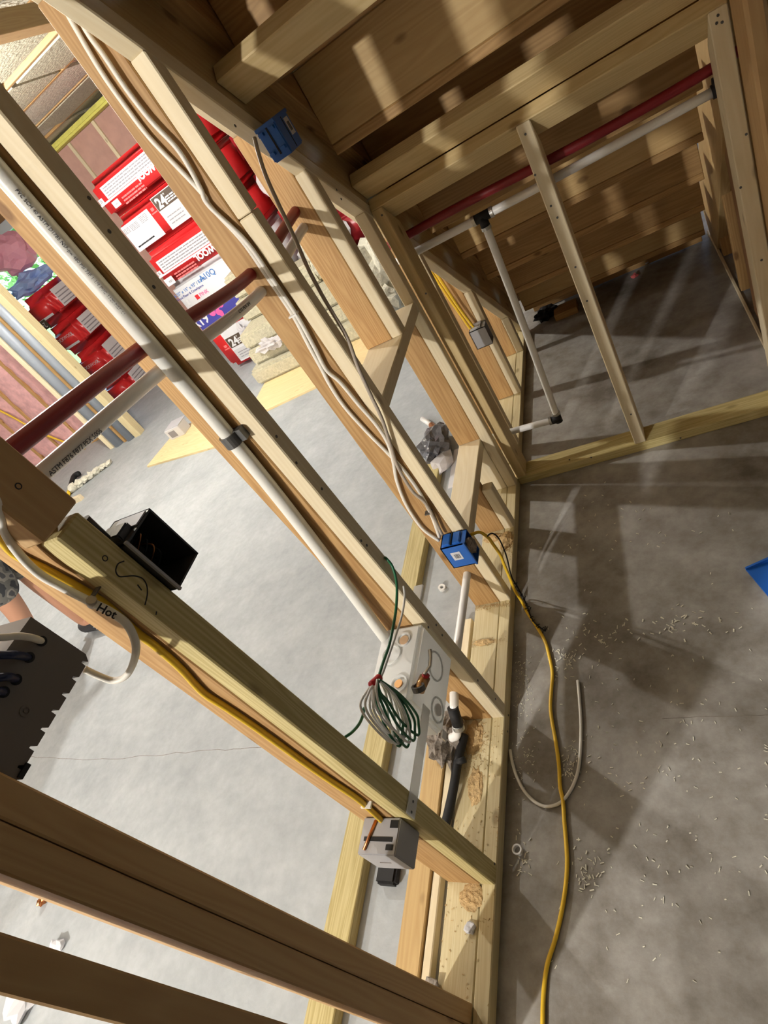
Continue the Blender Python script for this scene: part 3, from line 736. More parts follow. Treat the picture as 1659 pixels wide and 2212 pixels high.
# cables of the large box
X_ = -0.036
cable('nm_cable', [px(u, v, 0, X_) for u, v in [(-60, 1376), (0, 1377), (40, 1374), (70, 1378)]] + [px(90, 1385, 0, -0.052)], 0.0042, 'cable', 'beige cable entering the upper corner of the large box')
cable('nm_cable', [px(u, v, 0, X_) for u, v in [(-60, 1412), (0, 1415), (35, 1415)]] + [px(63, 1421, 0, -0.054)], 0.0046, 'bluecable', 'navy cable entering the large box, upper of three', group='navy cables')
cable('nm_cable', [px(u, v, 0, X_) for u, v in [(-60, 1462), (-10, 1464), (18, 1462)]] + [px(36, 1468, 0, -0.054)], 0.0046, 'bluecable', 'navy cable entering the large box, middle of three', group='navy cables')
cable('nm_cable', [px(u, v, 0, X_) for u, v in [(-80, 1490), (-30, 1494), (-8, 1492)]] + [px(9, 1496, 0, -0.054)], 0.0046, 'bluecable', 'navy cable entering the large box, lowest of three', group='navy cables')
# pencil marks on the treated strip
bm = bmesh.new()
for L in ([(268, 1212), (255, 1218), (250, 1233), (257, 1245), (272, 1245), (290, 1244), (308, 1250), (317, 1265), (318, 1285), (313, 1307)], [(297, 1263), (306, 1275)], [(338, 1321), (337, 1328)]):
    sweep(bm, smooth_path([px(u, v, 0, 0.0002) for u, v in L], 5), 0.0009, 6)
pm = finish('pencil_mark', bm, 'ink'); tag(pm, 'wavy black S drawn on the side of the treated stud', 'marking')

# green and white wire coil tied with red tape
t = thing('wire_coil', tuple(px(880, 1610, 0, 0.03)), 'coil of green and white wire tied with red tape on the stud', 'wire')
gs = [px(u, v, 0, x) for u, v, x in [(829, 1203, -0.01), (835, 1207, 0.008), (848, 1225, 0.014), (857, 1262, 0.016), (856, 1310, 0.018), (850, 1350, 0.02), (840, 1395, 0.022), (828, 1430, 0.025), (818, 1462, 0.03)]]
tube('green_lead', gs, 0.0031, 'green', t, 8)
ws = [px(u, v, 0, x) for u, v, x in [(872, 1266, 0.010), (874, 1290, 0.014), (868, 1330, 0.018), (855, 1372, 0.02), (842, 1410, 0.022), (828, 1450, 0.026), (822, 1464, 0.03)]]
tube('white_lead', ws, 0.0026, 'whitewire', t, 8)
loops = [  # (left bulge, bottom, right bulge)
    ((779, 1528), (846, 1604), (838, 1545), 'w'), ((790, 1530), (858, 1608), (852, 1550), 'w'), ((800, 1532), (853, 1598), (862, 1552), 'w'),
    ((808, 1535), (868, 1606), (866, 1540), 'w'), ((812, 1528), (872, 1592), (876, 1560), 'w'),
    ((816, 1525), (862, 1612), (868, 1545), 'g'), ((826, 1522), (878, 1614), (884, 1555), 'g'), ((834, 1520), (892, 1600), (892, 1548), 'g'), ((838, 1515), (902, 1588), (898, 1540), 'g'),
    ((822, 1530), (884, 1604), (872, 1535), 'w')]
for i, (a, b_, c, kind) in enumerate(loops):
    x = 0.030 + 0.004 * math.sin(i * 2.1) + 0.0016 * i
    L = [(815, 1468), ((a[0] + 812) / 2 - 4, 1495), a, ((a[0] + b_[0]) / 2 - 4, (a[1] + b_[1]) / 2 + 6), b_, ((c[0] + b_[0]) / 2 + 4, (c[1] + b_[1]) / 2), c, ((c[0] + 822) / 2 + 4, 1500), (819, 1468)]
    tube('white_strand' if kind == 'w' else 'green_strand', [px(u, v, 0, x) for u, v in L], 0.0024 if kind == 'w' else 0.0027, 'whitewire' if kind == 'w' else 'green', t, 7)
tp = [px(u, v, 0, 0.032) for u, v in [(812, 1459), (806, 1472)]]
tube('tape', [px(803, 1479, 0, .034), px(811, 1472, 0, .034), px(819, 1464, 0, .034)], 0.0078, 'redtape', t, 10)
tube('green_tail', [px(u, v, 0, x) for u, v, x in [(786, 1530, .03), (784, 1545, .02), (775, 1565, .0), (760, 1582, -.02), (744, 1593, -.03)]], 0.0029, 'green', t, 8)

# ================================================================== WASHER BOX
t = thing('washer_outlet_box', (-0.05, 0.92, 0.36), 'white plastic washer outlet box between studs with a lever valve', 'plumbing box')
bm = bmesh.new(); c0 = Vector((-0.06, 0.9225, 0.442))
addbox(bm, Vector((-0.118, 0.820, 0.360)) - c0, Vector((-0.002, 1.025, 0.524)) - c0)
bmesh.ops.bevel(bm, geom=list(bm.edges), offset=0.010, segments=3, affect='EDGES')
bmesh.ops.recalc_face_normals(bm, faces=bm.faces)
bx = finish('tray', bm, 'clearplastic', t, Matrix.Translation(c0), True)
for p in bx.data.polygons: p.use_smooth = False
for (y0, z0, R_) in ((0.862, 0.405, 0.030), (0.955, 0.44, 0.036)):
    ring('moulded_ring', (-0.0015, y0, z0), (1, 0, 0), R_, R_ - 0.004, 'clearplastic', t, 0.0022)
cyl('moulded_spigot', (-0.002, 0.862, 0.405), (0.003, 0.862, 0.405), 0.014, 'white', t)
for (u, v, R_, mt) in ((872, 1382, 0.019, 'clearplastic'), (862, 1478, 0.022, 'clearplastic'), (845, 1415, 0.026, 'clearplastic')):
    p = px(u, v, 2, 0.5245)
    ring('port_ring', p, (0, 0, 1), R_, R_ - 0.004, mt, t, 0.004)
p = px(874, 1384, 2, 0.526); cyl('port_cap', p, p + Vector((0, 0, 0.004)), 0.012, plain('amber cap', (0.55, 0.38, 0.24), 0.4), t)
p = px(862, 1478, 2, 0.526); cyl('port_plug', p, p + Vector((0, 0, 0.004)), 0.010, 'brass', t)
slab('flange', (-0.003, 0.812, 0.352), (0.001, 0.832, 0.372), 'white', t)
va = cyl('valve', px(905, 1492, 0, 0.004), px(918, 1463, 0, 0.012), 0.0125, 'brass', t)
ring('valve_nut', px(904, 1486, 0, 0.008), (0, 0.5, 0.8), 0.0150, 0.010, 'clip', va, 0.006)
cyl('valve_cap', px(916, 1466, 0, 0.012), px(921, 1456, 0, 0.02), 0.0085, 'redtape', va)
tube('lever', [px(917, 1456, 0, 0.02), px(928, 1440, 0, 0.022), px(930, 1422, 0, 0.022), px(928, 1403, 0, 0.02)], 0.0050, 'steel', va, 8, False, 0.5)
bk = slab('mounting_strap', (0.0005, 0.612, 0.440), (0.003, 0.842, 0.474), 'clearplastic', t, bevel=0.001)
for yy in (0.620, 0.640):
    cyl('screw_hole', (0.0028, yy, 0.457), (0.0036, yy, 0.457), 0.0028, 'clip', bk, 10)
slab('upper_strap', (-0.06, 1.072, 0.50), (-0.035, 1.16, 0.505), 'clearplastic', t)

# ================================================================== FLOOR CLUTTER, ROOM SIDE
yc = [(1012, 1157, .352), (1022, 1153, .357), (1037, 1150, .352), (1054, 1161, .325), (1066, 1177, .285), (1081, 1199, .225), (1090, 1222, .170), (1101, 1248, .110), (1112, 1275, .060)]
pts = [px(u, v, 2, z) for u, v, z in yc] + [px(u, v, 2, 0.0062) for u, v in [(1127, 1299), (1141, 1326), (1159, 1353), (1177, 1385), (1187, 1420), (1193, 1454), (1191, 1490), (1189, 1527), (1193, 1562), (1200, 1600), (1207, 1650), (1210, 1700), (1216, 1730), (1219, 1775), (1223, 1820), (1225, 1865), (1222, 1912), (1213, 1970), (1199, 2030), (1182, 2085), (1174, 2150), (1172, 2230), (1170, 2330)]]
cable('power_cord', pts, 0.0050, 'ycord', 'yellow cord leaving the lower blue box and snaking along the floor', 'cord')
bk = [(1050, 1160, .33), (1062, 1152, .34), (1075, 1160, .31), (1086, 1180, .26), (1095, 1205, .20), (1102, 1235, .13), (1108, 1252, .09), (1118, 1268, .05)]
pts = [px(u, v, 2, z) for u, v, z in bk] + [px(u, v, 2, 0.0155) for u, v in [(1128, 1287), (1138, 1307), (1145, 1328), (1155, 1345), (1170, 1358), (1178, 1363)]]
o = cable('frayed_twine', pts, 0.0024, 'black', 'frayed black twine wound beside the yellow cord', 'twine')
bm = bmesh.new(); bm.from_mesh(o.data); rnd = random.Random(4)
sp_ = smooth_path(pts, 6)
for p in sp_[len(sp_) // 2:]:
    if rnd.random() < 0.75:
        d = Vector((rnd.uniform(-1, 1), rnd.uniform(-1, 1), rnd.uniform(0.0, 0.8))).normalized() * rnd.uniform(0.006, 0.016)
        sweep(bm, [p, p + d], 0.0017, 5)
bm.to_mesh(o.data); bm.free()
cable('cable_offcut', [px(u, v, 2, 0.0055) for u, v in [(1102, 1620), (1107, 1648), (1118, 1682), (1135, 1712), (1158, 1734), (1182, 1742), (1210, 1734), (1232, 1708), (1247, 1672), (1253, 1630), (1255, 1570), (1252, 1515), (1248, 1470)]], 0.0042, 'cable', 'loose white cable lying in a U on the dusty floor', 'cable')
tag(ring('pipe_ring', px(1118, 1836, 2, 0.006), (0, 0, 1), 0.0125, 0.0088, 'white', None, 0.006), 'white plastic ring on the dusty floor by the plate', 'ring', 'white offcut rings')
tag(ring('pipe_ring', px(955, 1270, 2, 0.007), (0.2, -0.2, 1), 0.0140, 0.0065, 'white', None, 0.007), 'white plastic ring on the slab between the two plates', 'ring', 'white offcut rings')
# blue plastic thing at the right edge: a dustpan lying on the floor
t = thing('dustpan', (0.74, 1.36, 0.0), 'bright blue dustpan lying at the right edge of the floor', 'dustpan')
bm = bmesh.new()
A_, B_, C_, D_ = Vector((0.676, 1.422, 0.004)), Vector((0.715, 1.300, 0.004)), Vector((0.93, 1.37, 0.004)), Vector((0.90, 1.47, 0.004))
hexa(bm, [A_, B_, C_, D_, A_ + Vector((0, 0, .006)), B_ + Vector((0, 0, .006)), C_ + Vector((0, 0, .02)), D_ + Vector((0, 0, .02))])
bmesh.ops.recalc_face_normals(bm, faces=bm.faces); finish('pan', bm, 'blueplastic', t)
for a, b_, nm in ((A_, D_, 'side_wall'), (B_, C_, 'side_wall'), (D_, C_, 'back_wall')):
    bm = bmesh.new(); d = (b_ - a).normalized(); n_ = Vector((-d.y, d.x, 0)) * 0.003
    hh = Vector((0, 0, 0.05)); h0 = Vector((0, 0, 0.012 if nm == 'side_wall' else 0.05))
    hexa(bm, [a - n_, b_ - n_, b_ + n_, a + n_, a - n_ + h0, b_ - n_ + hh, b_ + n_ + hh, a + n_ + h0])
    bmesh.ops.recalc_face_normals(bm, faces=bm.faces); finish(nm, bm, 'blueplastic', t)
cyl('handle', (0.915, 1.42, 0.035), (1.03, 1.44, 0.05), 0.012, 'blueplastic', t)

# shavings and chips scattered on the floor
rnd = random.Random(11); bm = bmesh.new()
def chip(x, y, z, s):
    a = rnd.uniform(0, math.pi); b_ = Vector((math.cos(a), math.sin(a), 0)); c = Vector((-b_.y, b_.x, 0)); p = Vector((x, y, z))
    L, w = s * rnd.uniform(0.6, 1.6), s * rnd.uniform(0.2, 0.4); tz = Vector((0, 0, s * 0.15)); bend = Vector((0, 0, s * rnd.uniform(0, 0.6)))
    hexa(bm, [p - b_ * L - c * w, p + b_ * L - c * w, p + b_ * L + c * w, p - b_ * L + c * w, p - b_ * L - c * w + tz, p + b_ * L - c * w + tz + bend, p + b_ * L + c * w + tz + bend, p - b_ * L + c * w + tz])
for (u, v, su, sv, nn_, s) in ((1290, 1370, 60, 30, 40, .0038), (1225, 1425, 40, 30, 45, .0036), (1480, 1345, 90, 30, 40, .0042), (1380, 1500, 250, 260, 110, .0030), (1130, 1480, 22, 70, 110, .0022), (1128, 1640, 25, 60, 60, .0022),
                             (1350, 1130, 200, 60, 45, .0034), (1230, 1650, 22, 40, 50, .0030), (1270, 1890, 40, 40, 40, .0034), (1420, 1850, 220, 220, 90, .0028), (1125, 1850, 20, 40, 26, .0034)):
    for _ in range(nn_):
        p = px(min(1655, rnd.gauss(u, su * 0.6)), rnd.gauss(v, sv * 0.6), 2, 0.0)
        if p.x > 0.008 and (p.y < 2.03): chip(p.x, p.y, 0.0008, s)
bmesh.ops.recalc_face_normals(bm, faces=bm.faces)
o = finish('wood_shavings', bm, 'chips'); tag(o, 'pale wood shavings scattered over the dusty floor', 'shavings', kind='stuff')
bm = bmesh.new()
for (x, y, sx, sy, nn_, s) in ((-0.05, 0.72, .05, .05, 70, .0018), (-0.08, 0.95, .03, .05, 420, .0017), (-0.07, 0.55, .04, .08, 70, .0020), (-0.02, 1.70, .014, .03, 260, .0018), (-0.08, 1.29, .03, .008, 220, .0015), (-0.09, 1.755, .02, .010, 140, .0015), (-0.03, 1.427, .03, .006, 60, .002), (-0.08, 1.43, .03, .006, 90, .002)):
    for _ in range(nn_):
        xx = min(-0.003, max(-0.125, rnd.gauss(x, sx))); chip(xx, rnd.gauss(y, sy), 0.039, s)
from mathutils import noise as _nz
for (x, y, sx, sy, h) in ((-0.090, 0.975, .030, .05, .006), (-0.072, 0.84, .022, .05, .005), (-0.03, 1.715, .028, .045, .009), (-0.085, 1.290, .035, .012, .008), (-0.085, 1.742, .035, .02, .010), (-0.06, 0.585, .03, .03, .004)):
    g_ = bmesh.ops.create_icosphere(bm, subdivisions=3, radius=1.0)['verts']
    for v in g_:
        k = 1 + 0.35 * _nz.noise(v.co * 3 + Vector((x * 9, y * 7, 0)))
        v.co = Vector((max(-0.126, min(-0.002, x + v.co.x * sx * k)), y + v.co.y * sy * k, 0.0375 + max(0, v.co.z) * h * k))
bmesh.ops.recalc_face_normals(bm, faces=bm.faces)
o = finish('sawdust', bm, 'sawdust'); tag(o, 'brown sawdust lying along the bottom plate', 'sawdust', kind='stuff')

# between the two plates: offcuts, lint, black hose
b1 = board('board_offcut', (-0.243, 0.20, 0.0), (-0.178, 0.99, 0.036), 'stair2'); tag(b1, 'long brown board offcut lying between the two bottom plates', 'board')
b2 = board('wood_strip', (-0.174, 0.18, 0.0), (-0.152, 0.98, 0.030), 'spf'); tag(b2, 'thin pale wood strip lying against the bottom plate', 'board')
b3 = board('board_offcut', (-0.180, 1.03, 0.0), (-0.140, 1.40, 0.032), 'spf'); tag(b3, 'short board offcut under the white pipe beside the plate', 'board')
o = lump('lint_clump', (-0.165, 0.965, 0.03), (0.085, 0.15, 0.075), 'debris', None, 0.45, 3, 8); tag(o, 'dirty grey clump of lint and straw below the washer box', 'debris')
cable('hose_sleeve', [px(u, v, 2, z) for u, v, z in [(1003, 1588, .06), (990, 1640, .065), (980, 1700, .06), (966, 1765, .05), (952, 1820, .045)]], 0.0125, 'black', 'black rubber sleeve lying between the plates', 'hose')
tag(cyl('hose_stub', px(985, 1648, 2, 0.07), px(1005, 1640, 2, 0.07), 0.009, 'black'), 'stub of dark pipe beside the black sleeve', 'pipe')
tag(slab('dark_strip', (-0.256, 0.45, 0.0), (-0.246, 0.63, 0.012), 'black'), 'narrow black strip beside the brown offcut', 'strip')
tag(slab('drain_stub', (-0.345, 0.600, 0.0), (-0.285, 0.655, 0.03), 'black', None, 0.006), 'short black drain stub beside the outer plate', 'pipe')
o = lump('plaster_crumb', (-0.138, 0.395, 0.03), (0.04, 0.055, 0.03), 'debris', None, 0.5, 2, 9); tag(o, 'crumbly grey plaster scrap at the foot of the doubled studs', 'debris')
o = lump('mortar_blob', (-0.058, 0.52, 0.036), (0.030, 0.026, 0.012), 'baggrey', None, 0.3, 2, 19); tag(o, 'small grey mortar blob on the bottom plate', 'debris')

# ================================================================== LEFT ROOM CONTENTS
def bag_body(name, lo, hi, mat, parent, bev=0.05, seed=0, puff=0.012):
    from mathutils import noise
    c = (Vector(lo) + Vector(hi)) / 2; d = (Vector(hi) - Vector(lo)) / 2
    bm = bmesh.new(); addbox(bm, -d, d)
    bmesh.ops.bevel(bm, geom=list(bm.edges), offset=min(bev, d.z * 0.7, d.y * 0.7), segments=3, affect='EDGES')
    bmesh.ops.recalc_face_normals(bm, faces=bm.faces)
    return finish(name, bm, mat, parent, Matrix.Translation(c), True)
YF = 4.9
def patch(parent, x0, z0, x1, z1, mat, name='printed_panel', lift=0.002, y=None):
    y = YF if y is None else y
    return slab(name, (x0, y - lift, z0), (x1, y + 0.001, z1), mat, parent)
def patch_px(parent, tl, br, mat, name='printed_panel', lift=0.002, x1=None):
    a, b_ = px(tl[0], tl[1], 1, YF), px(br[0], br[1], 1, YF)
    return patch(parent, a.x, b_.z, b_.x if x1 is None else x1, a.z, mat, name, lift)
def z1(u, v): return (180 + u / 5.53, 260 + v / 5.53)
def z2(u, v): return (320 + u / 5.53, 480 + v / 5.53)
UPX, UPZ = (1, 0, 0), (0, 0, 1)
X0, X1 = -3.05, -1.86
rows = [(0.03, 0.425), (0.43, 0.945), (0.95, 1.245), (1.25, 1.575), (1.58, 1.885)]
GR = 'bags in the right-hand stack'
def lines(parent, x0, z0, x1, z1_, n, mat='printgrey', lift=0.0032, seed=0, h=0.006):
    rnd = random.Random(seed); bm = bmesh.new()
    for i in range(n):
        z = z1_ - (i + 0.5) * (z1_ - z0) / n; x = x0
        while x < x1 - 0.008:
            w = min(rnd.uniform(0.012, 0.05), x1 - x); addbox(bm, (x, YF - lift, z - h / 2), (x + w * 0.85, YF - lift + 0.001, z + h / 2)); x += w
    bmesh.ops.recalc_face_normals(bm, faces=bm.faces)
    return finish('small_print', bm, mat, parent)
def label_24(t, tl, bl, br, zt_, zb_, seed):
    """white panel with the brown 24-inch block and a grey block below"""
    a, b_ = px(*tl, 1, YF), px(*br, 1, YF)
    x0, x1, ztop, zbot = a.x, a.x + 0.50, a.z, b_.z
    patch(t, x0 - 0.004, zb_ + 0.035, x1 + 0.05, zt_ - 0.025, 'bagwhite', lift=0.0015)
    patch(t, x0, zbot, x1, ztop, 'bagbrown', lift=0.0025)
    patch(t, x0 - 0.002, zb_ + 0.050, x1, zbot - 0.028, 'baggrey', lift=0.0025)
    h = ztop - zbot
    text('size_number', '24', h * 1.02, (x0 + 0.022, YF - 0.004, zbot + h * 0.13), UPX, UPZ, 'bagwhite', t, bold=0.004)
    text('inch_mark', '"', h * 0.55, (x0 + h * 1.22, YF - 0.004, ztop - h * 0.52), UPX, UPZ, 'bagwhite', t)
    lines(t, x0 + h * 1.25, zbot + h * 0.12, x0 + h * 1.25 + 0.13, zbot + h * 0.62, 3, 'bagwhite', 0.004, seed, 0.010)
    lines(t, x0 + 0.03, zb_ + 0.06, x0 + 0.20, zbot - 0.05, 3, 'printgrey', 0.0035, seed + 1, 0.008)
    # figure mark left of the brown block
    patch(t, x0 - 0.075, zbot + 0.01, x0 - 0.012, zbot + 0.02, 'printpink', 'print_mark', 0.0025)
    patch(t, x0 - 0.060, zbot + 0.03, x0 - 0.028, zbot + 0.055, 'printpink', 'print_mark', 0.0025)
def flipped(t, row, zoom, c_strip_tl, c_strip_bl, c_line, c_txt, c_usa_tl, c_usa_br, seed):
    z0, z1_ = row
    a, b_ = px(*zoom(*c_strip_tl), 1, YF), px(*zoom(*c_strip_bl), 1, YF)
    patch(t, a.x, b_.z, X1 - 0.10, a.z, 'bagwhite')
    lines(t, a.x + 0.02, b_.z + 0.008, X1 - 0.12, a.z - 0.008, 4, 'printgrey', 0.0032, seed, 0.010)
    l_ = px(*zoom(*c_line), 1, YF)
    patch(t, X0 + 0.01, l_.z - 0.007, X1 - 0.02, l_.z + 0.007, 'bagwhite', 'white_stripe')
    p = px(*zoom(*c_txt), 1, YF)
    text('brand_print', 'ROCKWOOL', 0.074, (p.x + 0.30, YF - 0.003, p.z + 0.025), (-1, 0, 0), (0, 0, -1), 'bagwhite', t, bold=0.0035)
    u0, u1 = px(*zoom(*c_usa_tl), 1, YF), px(*zoom(*c_usa_br), 1, YF)
    patch(t, u0.x, u1.z, u1.x, u0.z, 'bagwhite', 'origin_label')
    text('origin_print', 'USA', (u0.z - u1.z) * 0.42, (u1.x - 0.012, YF - 0.004, u0.z - (u0.z - u1.z) * 0.40), (-1, 0, 0), (0, 0, -1), 'printgrey', t)
    lines(t, u1.x + 0.04, l_.z - 0.10, u1.x + 0.30, l_.z - 0.03, 3, 'printpink', 0.0028, seed + 3, 0.012)
    barw = patch(t, X0 + 0.02, b_.z - 0.005, X0 + 0.065, b_.z + 0.035, 'bagwhite', 'barcode_label')
    lines(t, X0 + 0.030, b_.z + 0.003, X0 + 0.056, b_.z + 0.028, 3, 'printdark', 0.0032, seed + 5, 0.004)
def newbag(name, row, mat, label, x0=None, x1=None, y0=None, y1=None, group=GR, bev=0.05):
    x0 = X0 if x0 is None else x0; x1 = X1 if x1 is None else x1; y0 = YF if y0 is None else y0; y1 = 5.46 if y1 is None else y1
    t = thing(name, ((x0 + x1) / 2, (y0 + y1) / 2, row[0]), label, 'insulation bag', group)
    bag_body('wrap', (x0, y0, row[0]), (x1, y1, row[1]), mat, t, bev)
    return t
t = newbag('insulation_bag', rows[4], 'bagred', 'top red insulation bag of the right-hand stack, its print upside down')
flipped(t, rows[4], z1, (195, 810), (320, 925), (380, 900), (770, 595), (335, 985), (460, 1000), 1)
t = newbag('insulation_bag', rows[3], 'bagred', 'red and white bag with large 24 inch print, second from top of the right-hand stack')
label_24(t, z1(803, 948), z1(930, 1105), z1(1135, 925), rows[3][1], rows[3][0], 2)
patch_px(t, z1(445, 1290), z1(985, 1355), 'bagwhite')
for i, (tl, br) in enumerate((((450, 1310), (600, 1330)), ((525, 1255), (710, 1265)), ((630, 1155), (815, 1180)), ((640, 1500), (880, 1390)))):
    a, b_ = px(*z1(*tl), 1, YF), px(*z1(*br), 1, YF)
    if b_.x > a.x and a.z > b_.z: lines(t, a.x + 0.01, b_.z + 0.01, b_.x - 0.01, a.z - 0.01, 5, 'printgrey', 0.0032, 20 + i, 0.005)
t = newbag('insulation_bag', rows[2], 'bagred', 'middle red insulation bag of the right-hand stack, its print upside down')
flipped(t, rows[2], z2, (90, 478), (185, 610), (300, 555), (700, 352), (185, 695), (335, 715), 3)
t = newbag('insulation_bag', rows[1], 'bagwhite', 'white bag with pink and navy print, below the middle of the right-hand stack')
p = px(*z2(640, 712), 1, YF); text('code_print', 'A10Q', 0.074, (p.x, YF - 0.003, p.z), UPX, UPZ, 'inkblue', t)
p = px(*z2(330, 905), 1, YF); text('size_print', '6.25" x 15" x 93" / 87.18', 0.040, (p.x, YF - 0.003, p.z), UPX, UPZ, 'inkblue', t)
p = px(*z2(365, 945), 1, YF); text('size_print', 'Wood Floor & Crawlspace', 0.032, (p.x - .02, YF - 0.003, p.z), UPX, UPZ, 'inknavy', t)
p = px(*z2(632, 890), 1, YF); text('colour_print', 'PINK', 0.048, (p.x, YF - 0.003, p.z), UPX, UPZ, 'inkpink', t)
patch_px(t, z2(553, 880), z2(625, 905), 'redtape'); patch_px(t, z2(450, 935), z2(515, 985), 'baggrey')
a = px(*z2(560, 1100), 1, YF); b_ = px(*z2(900, 1130), 1, YF)
patch(t, X0 + 0.02, rows[1][0] + 0.01, X0 + 0.62, a.z + 0.03, 'inknavy')
text('rating_print', 'R19', 0.125, (X0 - 0.035, YF - 0.004, a.z - 0.115), UPX, UPZ, 'bagwhite', t, bold=0.003)
p = px(*z2(780, 1070), 1, YF); bm = bmesh.new(); rnd = random.Random(5)
for k in range(9):
    q = Vector((rnd.uniform(-.02, .12), 0, rnd.uniform(-.05, .06))); R_ = rnd.uniform(0.022, 0.036)
    v = [bm.verts.new((p.x + q.x + R_ * math.cos(j * math.pi / 6), YF - 0.003 - k * 0.0001, p.z + q.z + R_ * math.sin(j * math.pi / 6))) for j in range(12)]; bm.faces.new(v)
bmesh.ops.recalc_face_normals(bm, faces=bm.faces); finish('pink_print', bm, 'inkpink', t)
t = newbag('insulation_bag', rows[0], 'bagred', 'torn red bag with 24 inch print at the bottom of the right-hand stack', x1=-2.42)
label_24(t, z2(915, 1402), z2(1010, 1540), z2(1212, 1395), rows[0][1], rows[0][0], 7)

# column of bags further right, red darkened for shade, half unwrapped
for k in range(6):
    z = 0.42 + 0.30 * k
    t = newbag('insulation_bag', (z, z + 0.295), 'bagred_shade', 'red bag coloured dark for its shade behind the cripple stud, %s from the bottom of its column' % ['first', 'second', 'third', 'fourth', 'fifth', 'sixth'][k], x0=-1.80 + random.uniform(-.03, .03), x1=-0.60, y0=5.0 + random.uniform(0, .06), y1=5.5, group='bags in the shaded column', bev=0.06)
    for j in range(3):
        x = -1.7 + 0.34 * j + random.uniform(-.08, .08)
        o = lump('film_fold', (x, 4.99, z + random.uniform(0.02, 0.08)), (0.14 + 0.1 * random.random(), 0.05, 0.2), 'film', t, 0.5, 2, k * 5 + j, False)
# loose stone wool batts
GB = 'loose batts beside the plywood'
for k, (a, b_, lab) in enumerate((((-2.40, 4.22, 0.019), (-1.22, 4.86, 0.155), 'bottom batt of the opened pile behind the plywood'), ((-2.36, 4.30, 0.156), (-1.16, 4.88, 0.285), 'second batt of the opened pile behind the plywood'), ((-2.36, 4.34, 0.29), (-1.28, 4.90, 0.42), 'third batt of the opened pile behind the plywood'),
                               ((-2.38, 4.60, 0.425), (-1.55, 4.89, 0.60), 'fourth batt of the opened pile, against the bags'), ((-2.36, 4.66, 0.605), (-1.9, 4.89, 0.80), 'topmost batt of the opened pile, against the bags'))):
    o = slab('stone_wool_batt', a, b_, 'stonewool', None, 0.02); tag(o, lab, 'insulation', GB)
for k, (c, s_) in enumerate((((-0.98, 4.05, 0), (0.26, 0.30, 0.34)), ((-0.98, 4.42, 0), (0.30, 0.34, 0.60)), ((-1.42, 4.60, 0.425), (0.20, 0.40, 0.42)), ((-0.55, 4.62, 0), (0.42, 0.5, 1.00)))):
    o = lump('wool_scrap', c, s_, 'stonewool_pale', None, 0.3, 3, 30 + k); tag(o, ['crumbled wool scrap nearest the framed opening', 'ragged wool scrap leaning behind the nearest scrap', 'torn wool scrap lying on the opened pile', 'tall ragged wool scrap beside the dark bags'][k], 'insulation', 'torn wool scraps')
p = px(590, 752, 1, 4.26); o = lump('torn_film', tuple(p), (0.24, 0.06, 0.08), 'film', None, 0.7, 3, 77, False); tag(o, 'twisted white plastic film lying along the opened pile', 'plastic film')
p = px(548, 745, 1, 4.86); o = lump('torn_film', tuple(p), (0.10, 0.06, 0.20), 'film', None, 0.6, 3, 78, False); tag(o, 'white torn plastic film hanging off the bottom bag', 'plastic film')

# plywood on the floor
def sheet(name, origin, ang, L, D, th, label):
    xd = Vector((math.cos(ang), math.sin(ang), 0)); yd = Vector((-math.sin(ang), math.cos(ang), 0))
    o = board_dir(name, origin, xd, L, yd, D, th, 'ply', None, 0.001); tag(o, label, 'plywood', 'plywood sheets on the slab'); return o
sheet('plywood_sheet', (-3.465, 3.636, 0.0), math.radians(-10.3), 0.98, 0.52, 0.018, 'pale plywood sheet on the slab carrying a small carton')
sheet('plywood_sheet', (-2.32, 3.70, 0.0), math.radians(3), 1.18, 1.22, 0.018, 'pale plywood sheet on the slab in front of the opened wool')
t = thing('carton', (-3.24, 3.98, 0.018), 'small white carton with printed label on the plywood', 'carton')
slab('box', (-3.33, 3.93, 0.0185), (-3.15, 4.05, 0.115), 'bagwhite', t, 0.003)
slab('lid_flap', (-3.33, 3.94, 0.1155), (-3.15, 4.09, 0.119), 'baggrey', t)
slab('label', (-3.30, 3.928, 0.035), (-3.22, 3.9305, 0.095), 'printgrey', t)
# wool scrap heap and tools on the slab
for k in range(7):
    a = px(165 + k * 12, 1058 - k * 9, 2, 0.0)
    o = lump('wool_tuft', (a.x, a.y, 0), (0.105 - .005 * k, 0.10, 0.075 - .005 * k), 'stonewool_pale', None, 0.45, 2, 50 + k)
    tag(o, 'grey wool tuft in the little heap on the slab, %s from the pink wall end' % ['seventh', 'sixth', 'fifth', 'fourth', 'third', 'second', 'first'][k], 'insulation', 'wool tufts on the slab')
t = thing('hand_tool', tuple(px(150, 1052, 2, 0.0)), 'black and yellow hand tool lying by the wool tufts', 'tool')
a, b_, c = px(146, 1072, 2, 0.02), px(152, 1055, 2, 0.03), px(160, 1030, 2, 0.04)
cyl('handle', a, b_, 0.02, 'yellow', t, 10); tube('head', [b_, c, c + Vector((0.06, 0.03, 0.0))], 0.028, 'black', t, 10)
b_ = slab('wood_block', tuple(px(150, 1090, 2, 0) - Vector((.09, .03, 0))), tuple(px(168, 1086, 2, 0) + Vector((.06, .05, 0.05))), 'spf'); tag(b_, 'pale wood block on the slab behind the treated stud', 'wood block')
